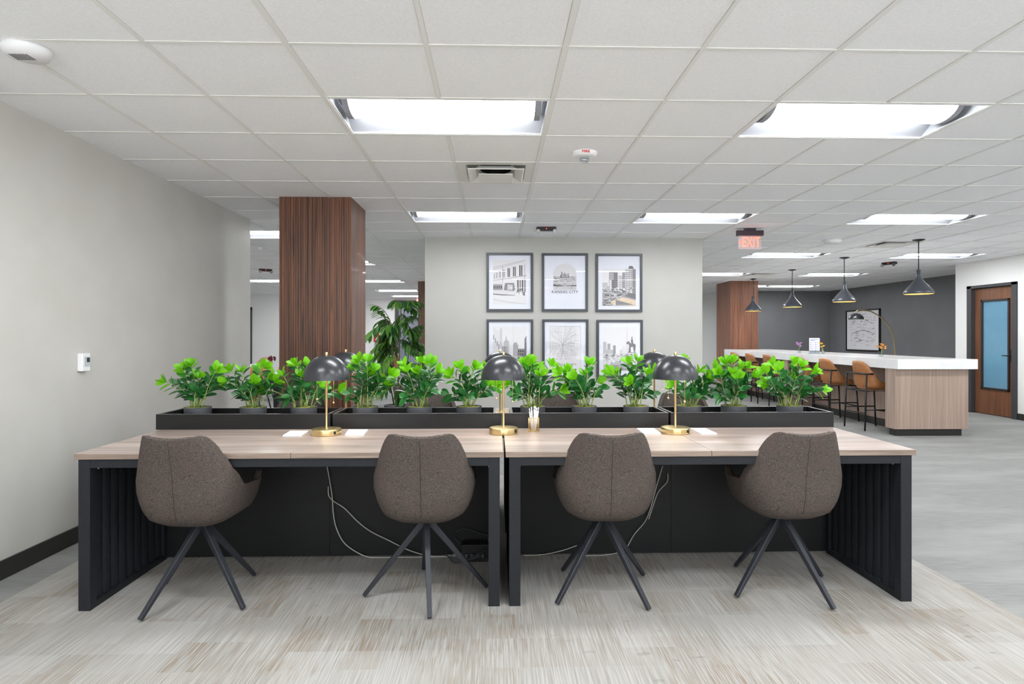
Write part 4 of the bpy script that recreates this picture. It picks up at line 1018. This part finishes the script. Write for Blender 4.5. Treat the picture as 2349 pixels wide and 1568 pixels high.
def bar_stool():
    r = thing('bar_stool', (0, 0, 0), 'x', 'bar stool')
    hw = [(0.54, 0.15), (0.58, 0.20), (0.64, 0.225), (0.75, 0.225), (0.88, 0.205), (0.98, 0.175)]
    yb = [(0.54, 0.15), (0.60, 0.19), (0.75, 0.215), (0.98, 0.265)]; yf = [(0.54, 0.2), (0.7, 0.22), (1, 0.22)]
    rim = lambda d: smooth_interp(d, [(0, 0.965), (30, 0.955), (48, 0.92), (60, 0.84), (84, 0.70), (104, 0.605), (180, 0.585)])
    q = bowl(hw, yb, yf, rim, 0.545, 0.572, n=56, levels=8, expo=0.66); o = q.build('shell', M['leather'], r)
    s = o.modifiers.new('solidify', 'SOLIDIFY'); s.thickness = 0.022; s.offset = 1
    cush(0.185, 0.20, 0.015, 0.565, 0.645, 32).build('seat', M['leather'], r)
    legs = {}
    for sx in (-1, 1):
        for sy in (-1, 1):
            topz = 0.785 if sy < 0 else 0.56
            t = Vector((sx*0.222, -0.245 if sy < 0 else 0.17, topz)); b = Vector((sx*0.232, -0.275 if sy < 0 else 0.205, 0.0)); legs[(sx, sy)] = (t, b)
            q = MB(); q.tube([b, t], 0.0115, 10); q.build('leg', M['steel_black'], r)
    def at(k, z): t, b = legs[k]; return b.lerp(t, z/t.z)
    q = MB()
    q.tube([at((-1, -1), 0.24), at((1, -1), 0.24)], 0.009); q.tube([at((-1, 1), 0.24), at((1, 1), 0.24)], 0.009)
    q.tube([at((-1, -1), 0.29), at((-1, 1), 0.29)], 0.009); q.tube([at((1, -1), 0.29), at((1, 1), 0.29)], 0.009); q.build('foot_rail', M['steel_black'], r)
    q = MB(); q.tube([at((-1, -1), 0.55), at((1, -1), 0.55), at((1, 1), 0.55), at((-1, 1), 0.55), at((-1, -1), 0.55)], 0.008); q.build('seat_frame', M['steel_black'], r)
    a, b = legs[(-1, -1)][0], legs[(1, -1)][0]
    q = MB(); q.tube([a+Vector((0.0, 0.10, 0.004)), a+Vector((-0.004, 0.01, 0.006)), a+Vector((0.02, -0.012, 0.006)), b+Vector((-0.02, -0.012, 0.006)), b+Vector((0.004, 0.01, 0.006)), b+Vector((0.0, 0.10, 0.004))], 0.0115); q.build('back_rail', M['steel_black'], r)
    return r
st = bar_stool(); SY = [8.76, 9.69, 10.52, 11.78, 12.62, 13.42]
SL = ['nearest tan leather bar stool, at the near end of the bar', 'tan leather bar stool, second from the near end of the bar', 'tan leather bar stool, third from the near end, behind the plant',
      'tan leather bar stool, fourth from the near end of the bar', 'tan leather bar stool, second from the far end of the bar', 'farthest tan leather bar stool, at the far column end']
SR = [-87, -86, -88, -88, -86, -90]
for k, y in enumerate(SY):
    loc = (5.39, y, 0)
    if k == 0: st.location = loc; st.rotation_euler.z = R(SR[k]); tag(st, SL[k], None, 'tan bar stools along the bar')
    else: dup(st, loc, R(SR[k]), SL[k], 'tan bar stools along the bar')

# pendants over the bar
def pendant():
    r = thing('pendant_lamp', (0, 0, CEIL), 'x', 'pendant lamp')
    q = MB(); q.lathe([(0, 0), (0.075, 0), (0.072, -0.008), (0.02, -0.024), (0, -0.024)], n=32); q.build('canopy', M['steel_black'], r)
    zn, zb = 2.195-CEIL, 1.872-CEIL
    q = MB(); q.tube([(0, 0, -0.02), (0, 0, zn)], 0.006, 8); q.build('rod', M['steel_black'], r)
    H = zn-zb; pr = [(0.002, zn+0.002), (0.027, zn), (0.027, zn-0.075), (0.036, zn-0.105), (0.06, zn-0.15), (0.105, zn-0.205), (0.145, zn-0.252), (0.170, zn-0.285), (0.178, zn-0.305), (0.176, zn-0.318), (0.168, zb)]
    q = MB(); q.lathe(pr, n=48, mi=0); q.lathe([(max(0.001, a-0.004), z-0.003 if z > zb else z+0.001) for a, z in pr][::-1], n=48, mi=1)
    q.build('lamp_shade', [M['pendant_black'], M['pendant_in']], r)
    q = MB(); q.sphere((0, 0, zb+0.09), 0.035, 14); q.build('bulb', M['warm_bulb'], r)
    return r
M['pendant_black'] = mat('satin_black_pendant', srgb(70, 73, 80), 0.32, metal=0.3)
M['pendant_in'] = mat('pendant_gold_inside', srgb(226, 196, 140), 0.5)
pd = pendant(); PP = [(5.60, 8.10, 'nearest and largest looking black cone pendant, over the bar\'s near end'), (5.665, 9.97, 'black cone pendant lamp, second nearest over the bar'),
                      (5.705, 11.83, 'black cone pendant lamp, third over the bar'), (5.746, 13.74, 'farthest black cone pendant, in front of the reddish column')]
for k, (x, y, lab) in enumerate(PP):
    if k == 0: pd.location = (x, y, CEIL); tag(pd, lab, None, 'cone pendants over the bar')
    else: dup(pd, (x, y, CEIL), 0, lab, 'cone pendants over the bar')

# vases with flowers, menu stand on the bar
def vase(u, v, fl, label, kind, flab):
    x, y, _ = onz(u, v, BZ1); x = ony(u, v, y)[0]
    if x < 5.32: x = 5.32
    r = thing('flower_vase', (x, y, BZ1), label, 'vase', 'small glass vases on the bar')
    q = MB()
    if kind == 'square': q.box(-0.028, 0.028, -0.028, 0.028, 0, 0.085); q.build('glass', M['clear'], r, bev=0.004)
    else: q.lathe([(0, 0), (0.032, 0), (0.034, 0.03), (0.016, 0.07), (0.012, 0.10), (0.015, 0.105)], n=20); q.build('glass', M['clear'], r)
    f = thing('flower_bunch', (x, y, BZ1), flab, 'flowers', 'flowers in vases')
    rr = random.Random(u); q = MB()
    for k in range(4): q.tube([(rr.uniform(-0.01, 0.01), rr.uniform(-0.01, 0.01), 0.01), (rr.uniform(-0.025, 0.025), rr.uniform(-0.02, 0.02), 0.135)], 0.0018, 5)
    q.build('stalks', M['stem'], f)
    q = MB()
    for k in range(9 if fl != 'flower_yellow' else 5):
        c = Vector((rr.uniform(-0.05, 0.05), rr.uniform(-0.035, 0.035), rr.uniform(0.12, 0.185)))
        for j in range(6):
            a = 2*PI*j/6+rr.random(); leaf_into(q, c, Vector((math.cos(a), math.sin(a), 0.5)), Vector((0, 0, 1)), 0.036, 0.03, 0, 0.1, 0.1)
        q.sphere(c+Vector((0, 0, 0.004)), 0.014, 8)
    q.build('petals', M[fl], f)
vase(1775, 810, 'flower_pink', 'small square glass vase on the far part of the bar', 'square', 'pink flowers in the glass vase farthest along the bar')
vase(1888, 812, 'flower_yellow', 'small glass bud vase beside the menu stand', 'bud', 'yellow flowers in the bud vase beside the menu stand')
vase(2021, 818, 'flower_orange', 'small square glass vase on the near part of the bar', 'square', 'peach orange flowers in the vase nearest on the bar')
x, y, _ = onz(1868, 811, BZ1)
r = thing('menu_stand', (x+0.0, y, BZ1), 'white upright menu sheet in clear stand on the bar', 'menu stand')
k_ = y/F_PX; Wm, Hm = 26*k_, 37*k_
q = MB(); q.box(-Wm/2, Wm/2, -0.004, 0.004, 0.0, Hm); q.box(-Wm/2, Wm/2, -0.04, 0.04, 0, 0.004); q.build('acrylic_holder', M['clear'], r)
q = MB(); q.box(-Wm/2+0.004, Wm/2-0.004, -0.006, -0.0045, 0.05, Hm-0.003); sh = q.build('sheet', M['paper'], r)
q = MB(); q.box(-Wm*0.4, Wm*0.05, -0.0072, -0.0062, Hm-0.05, Hm-0.042); q.box(-Wm*0.4, Wm*0.3, -0.0072, -0.0062, Hm-0.034, Hm-0.028)
for c0 in (-0.38, 0.05):
    for k in range(6): q.box(Wm*c0, Wm*c0+0.015, -0.0072, -0.0062, Hm-0.09-0.032*k, Hm-0.078-0.032*k); q.box(Wm*c0+0.022, Wm*(c0+0.3), -0.0072, -0.0062, Hm-0.086-0.032*k, Hm-0.082-0.032*k)
q.build('printed_lines', M['blue_ink'], r)

# arc floor lamp behind the bar
hx_, hy_ = ony(1965, 720, 13.4)[0], 13.4; bx_ = ony(2053, 800, 13.4)[0]
r = thing('arc_floor_lamp', (bx_, hy_, 0), 'tall brass arc floor lamp with black dome head behind the bar', 'floor lamp')
q = MB(); q.lathe([(0, 0), (0.17, 0), (0.17, 0.03), (0, 0.035)], n=32); q.build('base', M['plug'], r)
arcpx = [(2053, 812), (2050, 780), (2046, 762), (2038, 747), (2027, 733), (2013, 722), (1998, 714), (1982, 711), (1968, 711), (1964, 714)]
P = [Vector((0, 0, 0.03))]+[Vector(ony(u, v, hy_))-Vector((bx_, hy_, 0)) for u, v in arcpx]
q = MB(); q.tube(P, 0.0125, 8); q.build('pole', M['brass'], r)
hd = Vector(ony(1964, 716, hy_))-Vector((bx_, hy_, 0)); rd = 0.152
q = MB(); pr = [(rd*math.cos(PI/2*k/10) if k < 10 else 0.002, -0.155+0.135*math.sin(PI/2*k/10)) for k in range(11)]
q.lathe(pr, n=36, mi=0); q.lathe([(max(0.001, a-0.003), z-0.003 if z > -0.15 else z) for a, z in pr][::-1], n=36, mi=1); q.build('lamp_shade', [M['black_shade'], M['shade_in']], r, loc=hd)
q = MB(); q.tube([hd+Vector((0, 0, -0.03)), hd+Vector((0, 0, 0.03))], 0.012); q.build('neck', M['brass'], r)

# large framed map on the dark side wall
XW = 9.5; a = onx(1940, 712, XW-0.04); b = onx(2017, 806, XW-0.04); zt_, zb_ = onx(2017, 707, XW-0.04)[2], b[2]
r = thing('framed_map', (XW, (a[1]+b[1])/2, (zt_+zb_)/2), 'large framed black line map on white hanging on the dark wall', 'picture')
wy, hz = abs(a[1]-b[1])/2, (zt_-zb_)/2
q = MB()
for (c0, c1, e0, e1) in ((-wy, wy, hz-0.03, hz), (-wy, wy, -hz, -hz+0.03), (-wy, -wy+0.03, -hz, hz), (wy-0.03, wy, -hz, hz)): q.box(-0.04, 0, c0, c1, e0, e1)
q.build('frame', M['plug'], r)
q = MB(); q.box(-0.02, -0.002, -wy+0.03, wy-0.03, -hz+0.03, hz-0.03); q.build('sheet', M['g212'], r)
rn = random.Random(9); q = MB(); kk = 0
for _ in range(230):
    kk += 1; y = rn.uniform(-wy*0.78, wy*0.7); z = rn.uniform(-hz*0.78, hz*0.8); x = -0.0205-kk*0.000004
    L_ = rn.uniform(0.02, 0.13)
    if rn.random() < 0.5: q.add([(x, y, z), (x, y+0.0035, z), (x, y+0.0035, z+L_), (x, y, z+L_)], [(0, 1, 2, 3)])
    else: q.add([(x, y, z), (x, y+L_*1.5, z+rn.uniform(-0.01, 0.01)), (x, y+L_*1.5, z+0.004), (x, y, z+0.0035)], [(0, 1, 2, 3)])
for s_ in (-1, 1):
    q.add([(-0.0215, 0, 0.0), (-0.0215, s_*wy*0.7, -0.10), (-0.0215, s_*wy*0.7, -0.09), (-0.0215, 0, 0.012)], [(0, 1, 2, 3)])
q.build('printed_lines', M['g60'], r)

# ------------------------------------------------------------------ tall potted plant beside the picture wall
def tall_plant():
    rr = random.Random(21); X0, Y0 = ony(912, 900, 9.25)[0], 9.25
    r = thing('tall_potted_plant', (X0, Y0, 0), 'tall leafy palm-like plant in dark pot beside the picture wall', 'plant')
    q = MB(); q.lathe([(0, 0), (0.15, 0), (0.20, 0.30), (0.205, 0.30), (0.19, 0.285), (0, 0.28)], n=32); q.build('pot', M['pot'], r)
    qs = MB(); ql = MB()
    def fr(start, end, sag, nl, ls):
        mid = start.lerp(end, 0.45)+Vector((0, 0, sag)); P = [start*(1-t)**2+mid*2*t*(1-t)+end*t*t for t in [k/10 for k in range(11)]]
        qs.tube(P, [0.006-0.0004*k for k in range(11)], 5)
        for k in range(nl):
            t = 0.35+0.62*k/(nl-1); i = min(9, int(t*10)); p = P[i].lerp(P[i+1], t*10-i); tan = (P[i+1]-P[i]).normalized()
            sd = tan.cross(Vector((0, 0, 1))).normalized()
            if sd.length < 0.1: sd = Vector((1, 0, 0))
            for s_ in (-1, 1):
                d_ = tan*0.7+sd*s_*0.75+Vector((rr.uniform(-0.2, 0.2), rr.uniform(-0.2, 0.2), -rr.uniform(0.15, 0.6)))
                L_ = ls*rr.uniform(0.8, 1.15)*(1-0.3*abs(t-0.65)); leaf_into(ql, p, d_, Vector((0, 0, 1)), L_, L_*0.34, rr.choice((0, 0, 1)), 0.3, 0.45)
        leaf_into(ql, P[-1], (P[-1]-P[-2]), Vector((0, 0, 1)), ls, ls*0.3, 0, 0.3, 0.4)
    def pxp(u, v, dy=0): a = ony(u, v, Y0+dy); return Vector((a[0]-X0, dy, a[2]))
    stems = [((905, 930), (902, 850), (895, 735)), ((912, 930), (915, 830), (920, 705)), ((918, 930), (928, 850), (945, 780)), ((908, 930), (903, 880), (878, 800)), ((915, 930), (922, 880), (935, 850))]
    qt = MB()
    for s_ in stems:
        pts = [pxp(u, v, 0.0) for u, v in s_]; pts[0].z = 0.27; pts[0].x *= 0.4
        P = [pts[0]*(1-t)**2+pts[1]*2*t*(1-t)+pts[2]*t*t for t in [k/8 for k in range(9)]]; qt.tube(P, [0.014-0.001*k for k in range(9)], 7)
    qt.tube([(0.0, 0, 0.25), (0.01, 0, 0.5), (-0.005, 0.02, 0.62)], [0.045, 0.042, 0.03], 10)
    qt.build('trunk', M['bark'], r)
    F = [((895, 735), (862, 700), 0.10), ((900, 745), (868, 738), 0.12), ((895, 735), (845, 770), 0.10), ((920, 705), (900, 690), 0.1), ((920, 705), (938, 690), 0.08), ((920, 710), (962, 692), 0.12),
         ((912, 760), (872, 770), 0.14), ((915, 770), (950, 760), 0.12), ((922, 780), (966, 745), 0.1), ((905, 790), (856, 800), 0.14), ((905, 800), (848, 825), 0.12), ((910, 800), (880, 815), 0.12), ((915, 790), (945, 800), 0.12),
         ((922, 800), (970, 800), 0.1), ((905, 830), (866, 848), 0.12), ((915, 830), (950, 840), 0.1), ((925, 840), (972, 842), 0.1), ((908, 850), (880, 878), 0.1), ((920, 850), (945, 880), 0.1), ((912, 730), (905, 765), 0.12),
         ((905, 780), (892, 800), 0.14), ((905, 760), (884, 750), 0.14), ((925, 770), (955, 775), 0.14), ((905, 860), (872, 895), 0.1), ((910, 880), (932, 900), 0.06), ((900, 870), (862, 870), 0.1),
         ((903, 770), (870, 790), 0.16), ((903, 750), (880, 765), 0.16), ((900, 790), (868, 812), 0.12), ((925, 745), (948, 725), 0.1), ((920, 720), (925, 740), 0.1)]
    for (a, b, sg) in F + [((a0[0]+rr.uniform(-6, 6), a0[1]+rr.uniform(0, 22)), (b0[0]+rr.uniform(-16, 16), b0[1]+rr.uniform(-5, 30)), g0) for a0, b0, g0 in F]: dy = rr.uniform(-0.25, 0.25); fr(pxp(*a, 0), pxp(*b, dy), sg, 8, 0.14)
    qs.build('leaf_stalks', M['bark2'], r); ql.build('foliage', [M['palm_leaf'], M['palm_leaf2']], r)
M['bark2'] = mat('leaf_stalk_brown', srgb(104, 112, 74), 0.6)
M['palm_leaf2'] = leafmat('palm_leaf_dark', srgb(44, 92, 52), srgb(70, 118, 58), sc=6)
tall_plant()

# ------------------------------------------------------------------ back room furniture, left
def lounge_chair(loc, rz, m, label, h=0.86, name='dining_chair'):
    r = thing(name, loc, label, 'chair', 'leather chairs in the back room', rz)
    hw = [(0.36, 0.18), (0.42, 0.235), (0.55, 0.26), (0.9, 0.22)]; yb = [(0.36, 0.18), (0.5, 0.23), (0.9, 0.30)]; yf = [(0.36, 0.2), (1, 0.24)]
    rim = lambda d: smooth_interp(d, [(0, h), (40, h-0.01), (60, h-0.08), (80, 0.62), (120, 0.60), (140, 0.45), (180, 0.43)])
    q = bowl(hw, yb, yf, rim, 0.37, 0.41, n=40, levels=6, expo=0.66); o = q.build('shell', m, r)
    s = o.modifiers.new('solidify', 'SOLIDIFY'); s.thickness = 0.03; s.offset = 1
    cush(0.2, 0.2, 0.01, 0.39, 0.46, 24).build('seat', m, r)
    for sx in (-1, 1):
        for sy in (-1, 1):
            q = MB(); q.tube([(sx*0.22, sy*0.22, 0), (sx*0.15, sy*0.15, 0.39)], 0.012, 8); q.build('leg', M['steel_black'], r)
tx, ty, _ = onz(620, 842, 0.75)
r = thing('cafe_table', (-5.0, 12.4, 0), 'round white table in the back room between leather chairs', 'table')
q = MB(); q.lathe([(0, 0.72), (0.50, 0.72), (0.51, 0.735), (0.50, 0.75), (0, 0.75)], n=40); q.build('tabletop', M['quartz'], r)
q = MB(); q.lathe([(0, 0), (0.25, 0), (0.25, 0.02), (0.04, 0.03), (0.04, 0.72), (0, 0.72)], n=24); q.build('pedestal', M['steel_black'], r)
r = thing('flower_vase', (ony(622, 835, 12.5)[0], 12.5, 0.75), 'small glass vase on the white back room table', 'vase')
q = MB(); q.lathe([(0, 0), (0.035, 0), (0.035, 0.06), (0.03, 0.08)], n=20); q.build('glass', M['clear'], r)
f = thing('flower_bunch', (ony(622, 835, 12.5)[0], 12.5, 0.75), 'dark red flowers in the vase on the back room table', 'flowers'); q = MB(); rr = random.Random(2)
for k in range(16):
    c = Vector((rr.uniform(-0.06, 0.06), rr.uniform(-0.05, 0.05), rr.uniform(0.09, 0.16))); q.sphere(c, 0.022, 8)
    for j in range(6):
        a = 2*PI*j/6; leaf_into(q, c, Vector((math.cos(a), math.sin(a), 0.4)), Vector((0, 0, 1)), 0.03, 0.022, 0, 0.1, 0.1)
q.build('petals', M['flower_red'], f); q = MB(); q.tube([(0, 0, 0.01), (0.01, 0, 0.1)], 0.003, 5); q.tube([(0.01, 0, 0.01), (-0.02, 0, 0.1)], 0.003, 5); q.build('stalks', M['stem'], f)
lounge_chair((ony(574, 840, 12.9)[0], 13.3, 0), R(150), M['tan_fab'], 'pale tan leather chair far left behind the white round table')
lounge_chair((ony(655, 840, 12.9)[0], 13.25, 0), R(200), M['orange_fab'], 'orange leather chair mostly hidden by the walnut column edge')
lounge_chair((ony(574, 870, 11.2)[0], 11.3, 0), R(-20), M['tan_fab'], 'pale tan leather chair in front of the white round table', 0.80)
lounge_chair((ony(550, 870, 8.9)[0], 9.0, 0), R(60), M['orange_fab'], 'bright orange leather chair nearest in the back room', 0.88)
lounge_chair((ony(877, 830, 11.5)[0], 11.5, 0), R(100), M['leather'], 'brown leather chair glimpsed behind the tall plant', 1.0)
r = thing('cafe_table', (ony(862, 830, 12.4)[0]-0.35, 12.6, 0), 'round white table behind the tall potted plant', 'table')
q = MB(); q.lathe([(0, 0.72), (0.50, 0.72), (0.51, 0.735), (0.50, 0.75), (0, 0.75)], n=40); q.build('tabletop', M['quartz'], r)
q = MB(); q.lathe([(0, 0), (0.25, 0), (0.25, 0.02), (0.04, 0.03), (0.04, 0.72), (0, 0.72)], n=24); q.build('pedestal', M['steel_black'], r)
cx0 = ony(603, 900, 8.2)[0]; r = thing('storage_cabinet', (cx0+0.30, 8.6, 0), 'low dark cabinet with white top behind the walnut column', 'cabinet')
boxo('body', (-0.2, 0.6, -0.3, 0.3, 0.0, 0.78), M['panel'], r); boxo('top', (-0.23, 0.63, -0.33, 0.33, 0.78, 0.83), M['quartz'], r)
# red wall sign on the far wall
a = ony(857, 759, WB); b = ony(870, 784, WB)
r = thing('fire_sign', ((a[0]+b[0])/2, WB, (a[2]+b[2])/2), 'small red and white fire notice on the far white wall', 'sign')
hw_, hh_ = abs(b[0]-a[0])/2, abs(a[2]-b[2])/2
boxo('board', (-hw_, hw_, -0.012, 0, -hh_, hh_), M['red'], r); q = MB()
for k in range(3):
    q.box(-hw_*0.7, hw_*(0.6-0.15*k), -0.014, -0.012, hh_*(0.75-0.3*k)-0.03, hh_*(0.75-0.3*k)); 
q.box(-hw_*0.3, hw_*0.3, -0.014, -0.012, -hh_*0.75, -hh_*0.15); q.build('white_marks', M['paper'], r)
